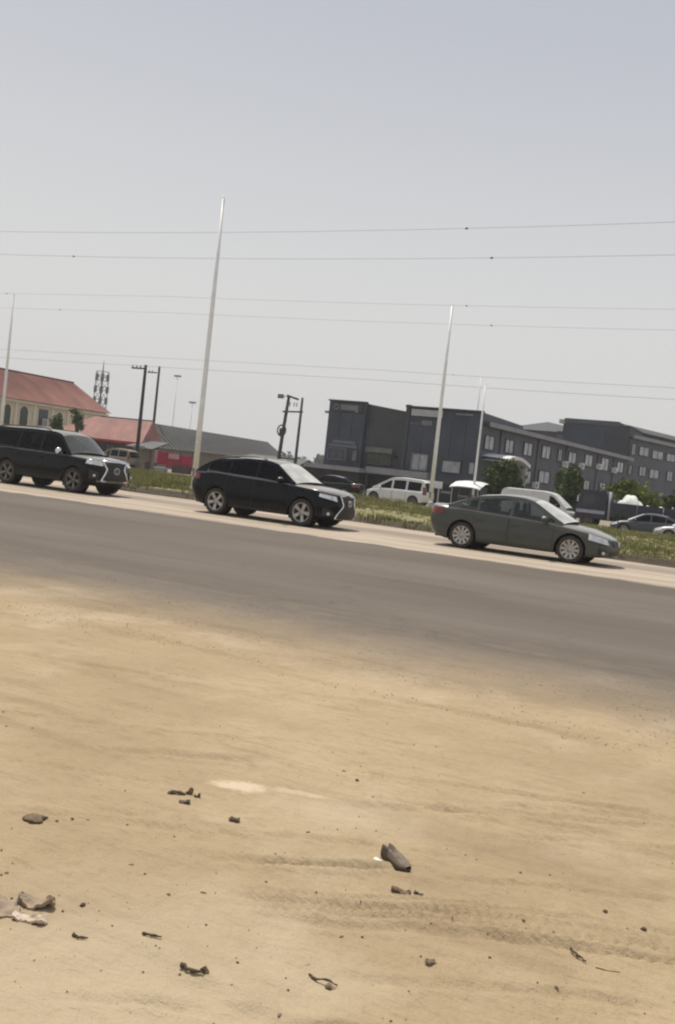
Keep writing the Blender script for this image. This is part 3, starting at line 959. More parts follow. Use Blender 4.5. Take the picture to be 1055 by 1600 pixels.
for u, w_, z0, z1 in ((4, 1.7, 3.3, 6.1), (8, 1.7, 3.3, 6.1), (12, 1.7, 3.3, 6.1), (16, 1.7, 3.3, 6.1), (19.6, 1.7, 3.3, 6.1), (23.3, 1.6, 3.2, 6.1), (26.3, 1.8, 3.3, 6.15), (33.0, 1.7, 3.6, 6.0), (36.4, 1.7, 4.3, 6.2), (40, 1.5, 4.2, 6.0)):
    wall_window(cream, u, z0, w_, z1 - z0, 0.0, 'pane_green', 'cream_trim', 0, arch=True, fr=0.14)
dr = slab(cream, 'doorway', 'pane_dark', 29.0, 30.9, -0.12, 0.0, 1.0, 3.4)
slab(cream, 'balcony_door', 'pane_dark', 29.1, 30.8, -0.1, 0.0, 3.75, 6.0)
bal = slab(cream, 'balcony', 'cream_trim', 28.7, 31.2, -1.3, -0.01, 3.5, 3.7)
rl = MB()
for i in range(7):
    rl.box((28.8 + 2.3 * i / 6, -1.22, 4.15), (0.07, 0.07, 0.9))
rl.box((29.95, -1.22, 4.63), (2.5, 0.09, 0.08))
rl.build('railing', 'white_plastic', bal)
for u in (6, 10, 14, 17.8, 21.5, 24.8, 28.2, 31.6, 34.7, 38.3):
    slab(cream, 'pilaster', 'cream_trim', u - 0.22, u + 0.22, -0.2, -0.002, 0, 6.4)

# --- low house with a faded red roof in front of it
low = thing('low_house', 'low brown house under a faded pinkish red roof beside the cream house', 'building', (-76.5, 81, 0))
slab(low, 'wall', 'brown_wall', 0, 12.3, 0, 3.0, 0, 2.7)
r_ = MB()
RA, RB, RC, RD, RE, RF = (-0.7, -0.7, 2.55), (12.9, -0.7, 2.55), (12.6, 3.6, 2.55), (-0.7, 3.6, 2.55), (4.2, 1.7, 5.0), (12.2, 1.7, 5.0)
for q in ((RA, RB, RF, RE), (RC, RD, RE, RF), (RD, RA, RE), (RB, RC, RF)):
    r_.poly(q)
rr = r_.build('roof', 'tile_pink', low)
slab(low, 'fascia', 'red_board', -0.7, 12.9, -0.75, -0.705, 2.35, 2.6)
for u in (2.2, 5.2, 8.2):
    wall_window(low, u, 0.9, 1.3, 1.2, 0, 'pane_dark', 'brown_wall', 1)
porch = thing('lean_to', 'small grey lean-to roof with pale boards at the right end of the low red-roofed house', 'building', (-63.9, 79.5, 0))
q = MB()
q.poly([(-0.2, -1.2, 2.15), (3.3, -1.2, 2.05), (2.6, 2.4, 2.9), (-0.2, 2.4, 2.9)])
q.poly([(-0.2, 2.4, 2.82), (2.6, 2.4, 2.82), (3.3, -1.2, 1.97), (-0.2, -1.2, 2.07)])
q.poly([(-0.2, -1.2, 2.07), (3.3, -1.2, 1.97), (3.3, -1.2, 2.05), (-0.2, -1.2, 2.15)])
q.build('roof', 'charcoal_roof', porch)
slab(porch, 'wall', 'beige_wall', 0, 2.4, 0.1, 2.2, 0, 2.05)
slab(porch, 'fascia', 'pale_trim', 0.9, 2.4, -1.3, -1.22, 2.0, 2.25)
for x in (0.1, 2.9):
    slab(porch, 'post', 'brown_wall', x, x + 0.14, -1.05, -0.9, 0, 2.0)

# --- long dark-roofed shed, ridge running away from the road
shed = thing('long_shed', 'long shed with a plain dark grey sheet roof behind the red hoarding', 'building', (-72.7, 93, 0), math.pi / 2)
slab(shed, 'wall', 'beige_wall', 0.6, 33, 0, 6.8, 0, 2.6)
q = MB()
q.poly([(-0.2, -0.6, 2.35), (33.6, -0.6, 2.7), (33.2, 3.4, 5.3), (-0.2, 3.4, 5.45)])
q.poly([(33.6, 7.4, 2.7), (-0.2, 7.4, 2.35), (-0.2, 3.4, 5.45), (33.2, 3.4, 5.3)])
q.poly([(-0.2, 7.4, 2.35), (-0.2, -0.6, 2.35), (-0.2, 3.4, 5.45)])
q.poly([(33.6, -0.6, 2.7), (33.6, 7.4, 2.7), (33.2, 3.4, 5.3)])
sr = q.build('roof', 'shed_roof', shed)
sd = MB()
for i in range(40):
    u = i * 0.84
    sd.tube([(u, -0.6, 2.38 + 0.0088 * u), (u, 3.4, 5.47 - 0.004 * u)], 0.035, 4)
sd.build('roof_rib', 'shed_roof', sr)
slab(shed, 'verge_board', 'brown_wall', -0.35, -0.22, -0.6, 7.4, 5.3, 5.55)

far_shed = thing('far_shed', 'low dark sheet-roofed shed under the twin-legged transformer pole', 'building', (-72, 112, 0))
slab(far_shed, 'wall', 'brown_wall', 0, 9.5, 0, 6, 0, 2.1)
q = MB()
q.poly([(-0.3, -0.4, 2.1), (9.8, -0.4, 2.1), (9.5, 3, 3.1), (0.2, 3, 3.1)])
q.poly([(9.8, 6.4, 2.1), (-0.3, 6.4, 2.1), (0.2, 3, 3.1), (9.5, 3, 3.1)])
q.poly([(-0.3, 6.4, 2.1), (-0.3, -0.4, 2.1), (0.2, 3, 3.1)])
q.poly([(9.8, -0.4, 2.1), (9.8, 6.4, 2.1), (9.5, 3, 3.1)])
q.build('roof', 'shed_roof', far_shed)

# --- red hoarding in front of the shed
hd = thing('hoarding', 'dark red hoarding with a pale pink panel beside the nearest white pole', 'hoarding', (-57.7, 75, 0))
xs_ = [0, 0.35, 1.55, 2.35, 3.15, 4.45]
for i, m in enumerate(('pink_board', 'red_board', 'red_board', 'red_board', 'red_board')):
    slab(hd, 'board', m, xs_[i] + 0.015, xs_[i + 1] - 0.015, 0, 0.08, 0.75 - 0.1 * i, 2.0 - 0.07 * i)
slab(hd, 'sign_panel', 'pink_board', 1.7, 2.95, -0.08, -0.002, 1.3, 1.8)
slab(hd, 'plinth', 'brown_wall', 2.4, 4.4, -0.3, -0.1, 0, 0.75)
for x in (0.1, 1.5, 3.0, 4.3):
    slab(hd, 'post', 'brown_wall', x - 0.05, x + 0.05, 0.1, 0.2, 0, 1.9)
gt = thing('crate_stack', 'pale wooden crate standing in the weeds before the red hoarding', 'crate', (-57.9, 72.5, -0.02))
for i in range(4):
    slab(gt, 'slat', 'beige_wall', 0, 1.1, -0.02, 0.0, 0.05 + 0.2 * i, 0.2 + 0.2 * i)
slab(gt, 'box', 'brown_wall', 0.02, 1.08, 0.0, 0.8, 0.0, 0.82)
gt = thing('concrete_block', 'pale concrete block lying under the red hoarding', 'block', (-55.3, 72.0, 0))
slab(gt, 'block', 'pale_trim', 0, 1.1, 0, 0.5, -0.03, 0.35)
slab(gt, 'cap', 'pale_sign', -0.05, 1.15, -0.05, 0.55, 0.352, 0.45)


# ------------------------------------------------------------------ poles, wires, masts
def light_pole(x, y, h, label, r0=0.13, r1=0.06):
    t = thing('lamp_pole', label, 'pole', (x, y, 0), 0, 'tall white poles along the verge')
    b = MB()
    b.tube([(0, 0, 0), (0, 0, h * 0.33), (0, 0, h * 0.66), (0, 0, h)], [r0, r0 * 0.85, (r0 + r1) * 0.48, r1], 12)
    b.build('shaft', 'pole_white', t)
    b = MB()
    b.tube([(0, 0, -0.05), (0, 0, 0.4)], r0 * 1.2, 12)
    b.box((0, 0, 0.0), (0.4, 0.4, 0.1))
    b.build('base', 'pale_trim', t)
    b = MB()
    b.box((0, -r0 * 0.93, 1.0), (0.12, 0.03, 0.35))
    b.build('hatch', 'pale_trim', t)
    b = MB()
    b.tube([(0, 0, h), (0, 0, h + 0.12)], [r1, 0.01], 8)
    b.build('finial', 'pole_white', t)
    return t


light_pole(-23.93, 34, 12.65, 'tallest white tapering pole standing just behind the dark crossover')
light_pole(-20.06, 52, 11.9, 'tall white pole rising in front of the dark office block near its right end')
light_pole(-54.17, 52, 12.0, 'tall white pole in front of the cream house at the left')
light_pole(-29.51, 86, 12.0, 'thin white pole rising behind the office block roof', 0.11, 0.05)
light_pole(-22.25, 66, 9.05, 'thin white pole in front of the white-roofed kiosk', 0.1, 0.05)


def power_line(y, z, label, marks, sag=0.35, r=0.0075):
    t = thing('power_line', label, 'power line', (0, y, 0))
    b = MB()
    pts = [(-260 + i * 5.0, 0, z + sag * ((((-260 + i * 5.0) + 18) / 22) ** 2 if abs(-260 + i * 5.0 + 18) < 22 else 1) - sag) for i in range(93)]
    b.tube(pts, r, 5)
    b.build('cable', 'wire', t)
    for x in marks:
        i = min(range(len(pts)), key=lambda k: abs(pts[k][0] - x))
        zz = np.interp(x, [p[0] for p in pts], [p[2] for p in pts])
        MB().ball((x, 0, zz), (0.06, 0.045, 0.045), 8, 6).build('spacer', 'steel', t)
    return t


power_line(34, 11.55, 'highest and nearest overhead cable crossing the sky', (-12.9,))
power_line(34.3, 10.52, 'second highest overhead cable just under the nearest one', (-11.9, -32.2))
power_line(52, 12.12, 'overhead cable level with the top of the pole by the office block', (-19.2, -54.9), 0.2)
power_line(52.3, 11.1, 'overhead cable a metre under the cable at the pole tops', (-17.7, -49.9), 0.2)
power_line(86, 12.2, 'far overhead cable level with the top of the thin white pole', (-32.3,), 0.15, 0.015)
power_line(86.4, 11.25, 'lowest far overhead cable just above the rooftops', (), 0.15, 0.018)


def wood_pole(x, y, h, label, lean=0.0):
    t = thing('utility_pole', label, 'utility pole', (x, y, 0), 0, 'dark utility poles')
    MB().tube([(0, 0, -0.1), (lean * 0.5, 0, h / 2), (lean, 0, h)], [0.2, 0.17, 0.14], 10).build('shaft', 'pole_wood', t)
    return t


t = wood_pole(-59.86, 75, 10.1, 'left dark utility pole of the pair beside the low red-roofed house')
MB().box((-0.75, -0.16, 9.72), (1.6, 0.12, 0.14)).build('cross_arm', 'pole_wood', t)
for x in (-1.45, -0.95, -0.5):
    MB().lathe([(0.03, 9.79), (0.07, 9.83), (0.05, 9.9), (0.07, 9.96), (0.02, 10.02)], 8, 'z', (x, -0.16, 0)).build('insulator', 'steel', t)
t = wood_pole(-77.6, 100, 12.85, 'right dark utility pole of the pair standing behind the grey shed ridge')
MB().box((-0.9, -0.2, 12.0), (1.5, 0.12, 0.14)).build('cross_arm', 'pole_wood', t)
for x in (-1.4, -0.9):
    MB().lathe([(0.03, 12.07), (0.07, 12.11), (0.05, 12.18), (0.07, 12.24), (0.02, 12.3)], 8, 'z', (x, -0.2, 0)).build('insulator', 'steel', t)

# twin-legged pole with a coil and platform
hp = thing('transformer_pole', 'twin-legged dark power pole with crossbars and a coil of cable on one leg', 'utility pole', (-63.95, 110, 0), 0, 'dark utility poles')
b = MB()
b.tube([(-0.55, 0, -0.1), (-0.2, 0, 6.2), (0.15, 0, 11.2)], [0.26, 0.24, 0.2], 10)
b.build('leg', 'pole_wood', hp)
b = MB()
b.tube([(2.15, 0, -0.1), (2.2, 0, 11.0)], [0.22, 0.16], 10)
b.build('leg', 'pole_wood', hp)
b = MB()
b.tube([(0.0, -0.24, 11.15), (1.75, -0.24, 10.72)], 0.14, 6)
b.tube([(-0.4, -0.24, 9.0), (2.6, -0.24, 9.15)], 0.11, 6)
b.build('cross_arm', 'pole_wood', hp)
for x in (0.55, 1.2, 1.6):
    MB().lathe([(0.03, 10.3), (0.09, 10.25), (0.05, 10.1), (0.09, 10.0), (0.05, 9.85), (0.03, 9.7)], 8, 'z', (x, -0.24, 0)).build('insulator', 'steel', hp)
b = MB()
b.tube([(-0.25 + 0.62 * math.cos(a * math.pi / 9), -0.3, 6.5 + 0.72 * math.sin(a * math.pi / 9)) for a in range(19)], 0.1, 6, cap=False)
b.build('cable_coil', 'pole_wood', hp)
b = MB()
b.box((-0.22, -0.25, 6.35), (0.5, 0.5, 0.9))
b.build('switch_box', 'pole_wood', hp)
b = MB()
b.box((-1.1, 0, 11.0), (0.8, 0.25, 0.55))
b.tube([(-0.75, 0, 11.0), (0.1, 0, 11.0)], 0.05, 6)
b.build('lamp', 'steel', hp)
b = MB()
b.box((1.0, 0, 2.9), (2.6, 0.6, 0.2))
b.build('platform', 'pole_wood', hp)


def lattice(x, y, h, w0, w1, name, label, cat, drums):
    t = thing(name, label, cat, (x, y, 0))
    b = MB()
    k = 9
    for i in range(k):
        za, zb_ = h * i / k, h * (i + 1) / k
        wa, wb_ = w0 + (w1 - w0) * i / k, w0 + (w1 - w0) * (i + 1) / k
        c = [(-1, -1), (1, -1), (1, 1), (-1, 1)]
        for j in range(4):
            p, q_ = c[j], c[(j + 1) % 4]
            b.tube([(p[0] * wa, p[1] * wa, za), (p[0] * wb_, p[1] * wb_, zb_)], 0.09, 4)
            b.tube([(p[0] * wa, p[1] * wa, za), (q_[0] * wb_, q_[1] * wb_, zb_)], 0.05, 4)
            b.tube([(p[0] * wb_, p[1] * wb_, zb_), (q_[0] * wb_, q_[1] * wb_, zb_)], 0.05, 4)
    b.build('lattice', 'steel', t)
    for z, r in drums:
        for a in range(6):
            ca, sa = math.cos(a * math.pi / 3 + 0.3), math.sin(a * math.pi / 3 + 0.3)
            MB().box((ca * r, sa * r, z), (0.35, 0.35, 1.3), 0, a * math.pi / 3 + 0.3).build('antenna', 'steel', t)
    MB().tube([(0, 0, h), (0, 0, h + 2.2)], [0.12, 0.05], 6).build('spike', 'steel', t)
    return t


lattice(-130.2, 150, 16.8, 0.95, 0.85, 'telecom_mast', 'grey lattice telecom mast with ringed antennas behind the cream house', 'mast', ((15.6, 1.25), (13.2, 1.35), (11.0, 1.3), (8.6, 1.2)))


def flood_mast(x, y, h, label):
    t = thing('floodlight_mast', label, 'mast', (x, y, 0), 0, 'distant floodlight masts')
    MB().tube([(0, 0, 0), (0, 0, h)], [0.22, 0.12], 8).build('shaft', 'pole_white', t)  # pale shaft colour stands in for the fading of distance haze
    b = MB()
    b.box((0, 0, h), (2.3, 0.8, 0.5))
    b.build('lamp_head', 'steel', t)
    return t


flood_mast(-186.5, 250, 27.0, 'taller hazy floodlight mast between the utility poles and the nearest white pole')
flood_mast(-179.7, 250, 19.0, 'shorter hazy floodlight mast just left of the nearest white pole')

# ------------------------------------------------------------------ kiosk, signboard and yard furniture
kk = thing('kiosk', 'small dark kiosk with a bright white overhanging flat roof', 'kiosk', (-23.6, 66.3, 0))
slab(kk, 'wall', 'kiosk_green', 0.1, 1.75, 0, 1.6, 0, 1.8)
b = MB()
b.grid([[(-0.25 + 2.3 * i / 12, y_, z_ - 0.12 * abs(i / 6 - 1) ** 3) for i in range(13)] for y_, z_ in ((-1.0, 1.72), (-0.7, 1.86), (0.2, 2.13), (1.0, 2.18), (1.9, 2.1))])
b.grid([[(-0.25 + 2.3 * i / 12, -1.0, z_ - 0.12 * abs(i / 6 - 1) ** 3) for i in range(13)] for z_ in (1.66, 1.72)])
b.build('roof', 'white_plastic', kk)
slab(kk, 'counter', 'pale_trim', 0.2, 1.0, -0.3, -0.002, 0.95, 1.05)
slab(kk, 'hatch', 'pane_dark', 0.25, 0.95, -0.03, -0.002, 1.06, 1.6)
for x in (-0.1, 1.85):
    slab(kk, 'post', 'pale_sign', x, x + 0.06, -0.9, -0.84, 0, 1.72)
sb = thing('signboard', 'white blank signboard on two thin legs beside the pole near the white minivan', 'sign', (-24.5, 62, 0))
slab(sb, 'board', 'white_plastic', 0, 1.35, -0.05, 0.0, 1.38, 1.86)
for x in (0.12, 1.05):
    slab(sb, 'leg', 'pale_sign', x, x + 0.09, 0.003, 0.09, 0, 1.8)
slab(sb, 'notice', 'pale_trim', 1.3, 2.0, -0.04, 0.01, 1.1, 1.25)
bl = thing('bollard', 'short pale concrete bollard at the foot of the pole near the kiosk', 'bollard', (-19.7, 51.2, 0.0))
b = MB()
b.tube([(0, 0, 0), (0, 0, 0.55), (0, 0, 0.66)], [0.17, 0.15, 0.08], 12)
b.build('post', 'pale_sign', bl)


# ------------------------------------------------------------------ trees
def tree(x, y, trunk_h, crown, m, label, n=5200, size=0.16, name='leafy_tree', cat='tree', group=None, seed=1, stems=5):
    """crown: list of clumps (dx, dy, z, rx, ry, rz)"""
    rg_ = np.random.default_rng(seed)
    t = thing(name, label, cat, (x, y, 0), 0, group)
    b = MB()
    top = max(c[2] for c in crown)
    b.tube([(0, 0, -0.1), (0.05, 0, trunk_h * 0.6), (0.0, 0.05, trunk_h), (0.02, 0, top * 0.85)], [0.16, 0.13, 0.11, 0.04], 8)
    for c in crown[:stems]:
        b.tube([(0, 0, trunk_h * 0.8), (c[0] * 0.5, c[1] * 0.5, (trunk_h + c[2]) / 2), (c[0] * 0.85, c[1] * 0.85, c[2])], [0.09, 0.06, 0.02], 6)
    b.build('trunk', 'trunk', t)
    vol = np.array([c[3] * c[4] * c[5] for c in crown]) ** 0.75
    V, F, k = [], [], 0
    for c, q_ in zip(crown, vol / vol.sum()):
        m_ = int(n * q_)
        d = rg_.normal(size=(m_, 3))
        d /= np.linalg.norm(d, axis=1)[:, None]
        rad = rg_.random(m_) ** 0.45
        lump = 1 + 0.28 * np.sin(d[:, 0] * 5 + c[2]) * np.cos(d[:, 1] * 6 + c[0] * 3) + 0.15 * np.sin(d[:, 2] * 9 + c[1])
        p = d * (rad * lump)[:, None] * np.array(c[3:6]) + np.array(c[:3])
        # each leaf spray: a bent quad
        a = rg_.normal(size=(m_, 3))
        a /= np.linalg.norm(a, axis=1)[:, None]
        bb = np.cross(a, rg_.normal(size=(m_, 3)))
        bb /= np.linalg.norm(bb, axis=1)[:, None]
        s = size * (0.5 + rg_.random(m_))[:, None]
        V.append(np.stack([p - a * s, p + bb * s * 0.5, p + a * s, p - bb * s * 0.5], 1).reshape(-1, 3))
    V = np.concatenate(V)
    V[:, 2] = np.maximum(V[:, 2], 0.05)
    o = raw_mesh('crown', V, np.arange(len(V)).reshape(-1, 4), [m], parent=t)
    return t


tree(-21.4, 70, 0.9, [(0, 0, 2.6, 1.35, 1.2, 1.2), (-0.5, 0, 1.5, 1.4, 1.2, 0.95), (0.7, 0.1, 1.6, 1.2, 1.1, 1.0), (0.35, 0, 3.3, 0.85, 0.8, 0.75), (-0.6, 0.1, 3.0, 0.7, 0.7, 0.6), (0.1, 0, 0.8, 1.7, 1.2, 0.6)],
     'leaf_dark', 'dense round dark green tree in front of the office wing entrance', 7000, 0.15, seed=3)
tree(-16.75, 72, 0.9, [(0.1, 0, 2.9, 0.72, 0.7, 0.95), (-0.35, 0, 1.9, 0.8, 0.7, 0.9), (0.35, 0, 2.0, 0.75, 0.7, 0.85), (0.15, 0, 3.6, 0.5, 0.5, 0.5), (-0.1, 0, 1.1, 0.9, 0.8, 0.7)],
     'leaf_mid', 'narrow green tree behind the white panel van', 4200, 0.14, seed=5)
tree(-19.3, 80, 1.0, [(0.0, 0, 2.6, 0.8, 0.7, 1.2), (0.2, 0, 1.6, 0.9, 0.8, 0.9), (-0.3, 0, 3.4, 0.5, 0.5, 0.6)],
     'leaf_mid', 'thin pale green sapling against the office wing left of the narrow tree', 1300, 0.15, seed=8)
tree(-11.9, 68, 0.7, [(-0.9, 0, 2.1, 1.1, 0.9, 0.75), (0.5, 0, 2.35, 1.15, 0.9, 0.85), (1.6, 0, 1.9, 0.9, 0.8, 0.7), (-0.1, 0, 2.9, 0.8, 0.7, 0.5), (0.4, 0, 1.2, 2.2, 1.0, 0.8)],
     'leaf_lime', 'spreading yellow-green tree behind the flatbed truck', 5200, 0.15, seed=11)
tree(-8.6, 70, 0.8, [(0, 0, 2.2, 1.1, 0.9, 0.8), (0.9, 0, 1.6, 1.1, 0.9, 0.8), (-0.7, 0, 1.4, 1.0, 0.9, 0.7)],
     'leaf_dark', 'dull green bush at the right end of the flatbed truck', 2600, 0.15, seed=12)
tree(-68.9, 81.3 - 8, 2.3, [(0, 0, 3.6, 0.75, 0.7, 0.7), (0.2, 0, 3.1, 0.6, 0.6, 0.5)], 'leaf_dark', 'thin young tree with a small crown before the cream house corner', 500, 0.16, seed=15)
tree(-67.7, 75, 2.6, [(0, 0, 4.3, 0.6, 0.6, 0.8), (0.3, 0, 3.6, 0.55, 0.5, 0.6), (-0.6, 0, 5.0, 0.4, 0.4, 0.35)], 'leaf_dark', 'spindly dark young tree below the telecom mast', 500, 0.16, seed=16)


def far_wood():
    V = []
    rg_ = np.random.default_rng(4)
    for i in range(150):
        x = -560 + i * 4.6 + rg_.uniform(-2, 2)
        y = 330 + rg_.uniform(-20, 40)
        hgt = 4 + 6 * rg_.random()
        m_ = 130
        d = rg_.normal(size=(m_, 3))
        d /= np.linalg.norm(d, axis=1)[:, None]
        p = d * (rg_.random(m_) ** 0.4)[:, None] * np.array([3.6, 3, hgt * 0.5]) + np.array([x, y, hgt * 0.5])
        a = rg_.normal(size=(m_, 3)) * 0.55
        c = rg_.normal(size=(m_, 3)) * 0.55
        V.append(np.stack([p - a, p + c, p + a, p - c], 1).reshape(-1, 3))
    V = np.concatenate(V)
    V[:, 2] = np.maximum(V[:, 2], 0)
    tag(raw_mesh('distant_trees', V, np.arange(len(V)).reshape(-1, 4), ['hill_haze']), kind='stuff')


far_wood()


# ------------------------------------------------------------------ vehicles
def curve(pts, sigma=0.06):
    """smoothed piecewise-linear curve through (x, value)"""
    px = np.array([p[0] for p in pts], float)
    py = np.array([p[1] for p in pts], float)
    dx = 0.01
    g = np.arange(px[0] - 0.6, px[-1] + 0.6, dx)
    v = np.interp(g, px, py)
    if sigma:
        k = np.arange(-int(3 * sigma / dx), int(3 * sigma / dx) + 1) * dx
        w = np.exp(-0.5 * (k / sigma) ** 2)
        w /= w.sum()
        v = np.convolve(np.pad(v, len(k) // 2, mode='edge'), w, mode='valid')
    return lambda x: float(np.interp(x, g, v))


SEC_R = [0, 0.12, 0.35, 0.6, 0.85, 1.0]
SEC_W = [0.93, 0.975, 1.0, 0.995, 0.965, 0.925]


class Car:
    """x forward, y left, z up; the body is swept from a plan curve, a section and side curves."""

    def __init__(s, p):
        s.p = p
        s.WB, s.W = p['wb'], p['w']
        s.xf, s.xr = p['wb'] / 2 + p['fo'], -p['wb'] / 2 - p['ro']
        s.xa, s.xb = s.xf - p.get('nose', 0.95), s.xr + p.get('tail', 0.75)
        s.zs, s.zt, s.zl = curve(p['zs'], p.get('sig', 0.07)), curve(p['zt'], p.get('sig', 0.07)), curve(p['zl'], 0.05)
        s.rw = p['rw']
        s.ra = p['rw'] + p.get('gap', 0.055)
        pf = p['prof']
        s.zp = curve(pf, p.get('psig', 0.09))
        s.px0, s.px1 = pf[0][0], pf[-1][0]
        s.tum = p.get('tum', 0.36)

        def plan(lo, hi, n=70):
            t = np.linspace(0, 1, n)
            x = [lo + (hi - lo) * q for q in 1 - (1 - t) ** 2]
            w = [s.w(q) for q in x]
            x, w = np.array(x), np.array(w)
            L = np.concatenate([[0], np.cumsum(np.hypot(np.diff(x), np.diff(w)))])
            return x[::-1], w[::-1], (L[-1] - L)[::-1]        # from the centre line outwards
        s.pl = {1: plan(s.xa - 0.5, s.xf), -1: plan(s.xb + 0.4, s.xr)}

    def w(s, x):
        if x > s.xa:
            t = min(1, (x - s.xa) / (s.xf - s.xa))
            return max(0.012, s.W * (1 - t ** s.p.get('np', 3.6)) ** (1 / 2.1))
        if x < s.xb:
            t = min(1, (s.xb - x) / (s.xb - s.xr))
            return max(0.012, s.W * (1 - t ** s.p.get('tp', 4.2)) ** (1 / 2.3))
        return s.W

    def sec(s, r):
        return float(np.interp(r, SEC_R, SEC_W))

    def d(s, x, y, z):
        """lean the nose and the tail: the lower bumper and bonnet lip sit back"""
        p = s.p
        t = smooth01((x - (s.xf - 0.75)) / 0.75)
        if t > 0:
            zn = p.get('zn', 0.5)
            x -= t * (p.get('ft', 0.35) * max(0, z - zn) ** 1.35 + p.get('fb', 0.5) * max(0, zn - z) ** 1.6)
        t = smooth01(((s.xr + 0.6) - x) / 0.6)
        if t > 0:
            zn = p.get('zr', 0.55)
            x += t * (p.get('rt', 0.18) * max(0, z - zn) ** 1.3 + p.get('rb', 0.5) * max(0, zn - z) ** 1.6)
        return (x, y, z)

    def rel(s, x, z):
        a, b = s.zl(x), s.zs(x)
        return min(1, max(0, (z - a) / max(0.05, b - a)))

    def side(s, x, z, sg=1, off=0.0):
        return s.d(x, sg * (s.w(x) * s.sec(s.rel(x, z)) + off), z)

    def arch(s, x):
        z = s.zl(x)
        for xw in (s.WB / 2, -s.WB / 2):
            if abs(x - xw) < s.ra:
                z = max(z, s.rw + math.sqrt(s.ra ** 2 - (x - xw) ** 2))
        return z

    def end(s, l, z, e=1, off=0.0):
        """point on the nose (e=1) or tail (e=-1): l metres round the plan from the centre line"""
        X, Wd, L = s.pl[e]
        a = abs(l)
        x, w = float(np.interp(a, L, X)), float(np.interp(a, L, Wd))
        x2, w2 = float(np.interp(a + 0.03, L, X)), float(np.interp(a + 0.03, L, Wd))
        tx, tw = x2 - x, w2 - w
        q = math.hypot(tx, tw) or 1
        nx, ny = tw / q, -tx / q
        if e < 0:
            nx, ny = -tw / q, tx / q
        sg = 1 if l >= 0 else -1
        k = s.sec(s.rel(x, z))
        return s.d(x + abs(nx) * e * off, sg * (w * k + abs(ny) * off), z)

    def up(s, x, z, sg=1, off=0.0):
        """point on the upper side (pillars, side windows)"""
        return (x, sg * (s.w(x) * 0.915 - s.tum * (z - s.zs(x)) + off), z)

    def patch(s, f, nu, nv, mi=0, mb=None, flip=False):
        mb = mb or MB()
        mb.grid([[f(i / nu, j / nv) for i in range(nu + 1)] for j in range(nv + 1)], mi, True, flip)
        return mb


def wheel_proto(r, wdt, spokes, m_rim, parent, twin=False):
    w = bpy.data.objects.new('wheel', None)
    COL.objects.link(w)
    w.parent = parent
    ri = r * 0.70
    t = MB()
    h = wdt / 2
    t.lathe([(ri, -h * 0.8), (ri * 1.06, -h), (r * 0.93, -h), (r * 0.985, -h * 0.8), (r, -h * 0.45), (r, h * 0.45), (r * 0.985, h * 0.8), (r * 0.93, h), (ri * 1.06, h), (ri, h * 0.8)], 36)
    t.build('tyre', 'rubber', w)
    m = MB()
    m.lathe([(ri * 1.0, h * 0.88), (ri * 0.94, h * 0.9), (ri * 0.90, h * 0.7), (ri * 0.86, -h * 0.7)], 36, mi=0)
    m.lathe([(ri * 0.9, h * 0.05), (0.02, h * 0.05)], 30, mi=1)
    m.lathe([(0.085, h * 0.5), (0.08, h * 0.72), (0.0, h * 0.74)], 18, mi=0)
    for i in range(spokes):
        for dk in ((-0.11, 0.11) if twin else (0,)):
            a = 2 * math.pi * i / spokes + dk
            wd0, wd1 = (0.030, 0.024) if twin else (0.026, 0.036)
            ca, sa = math.cos(a), math.sin(a)
            k = lambda rr, ww, yy: (rr * ca - ww * sa, yy, rr * sa + ww * ca)
            a0, a1 = 0.05, ri * 0.93
            m.poly([k(a0, -wd0, h * 0.66), k(a1, -wd1, h * 0.84), k(a1, wd1, h * 0.84), k(a0, wd0, h * 0.66)][::-1], 0)
            m.poly([k(a0, wd0, h * 0.66), k(a1, wd1, h * 0.84), k(a1, wd1, h * 0.3), k(a0, wd0, h * 0.3)][::-1], 0)
            m.poly([k(a0, -wd0, h * 0.66), k(a0, -wd0, h * 0.3), k(a1, -wd1, h * 0.3), k(a1, -wd1, h * 0.84)][::-1], 0)
    m.build('rim', [m_rim, 'black_plastic'], w)
    return w


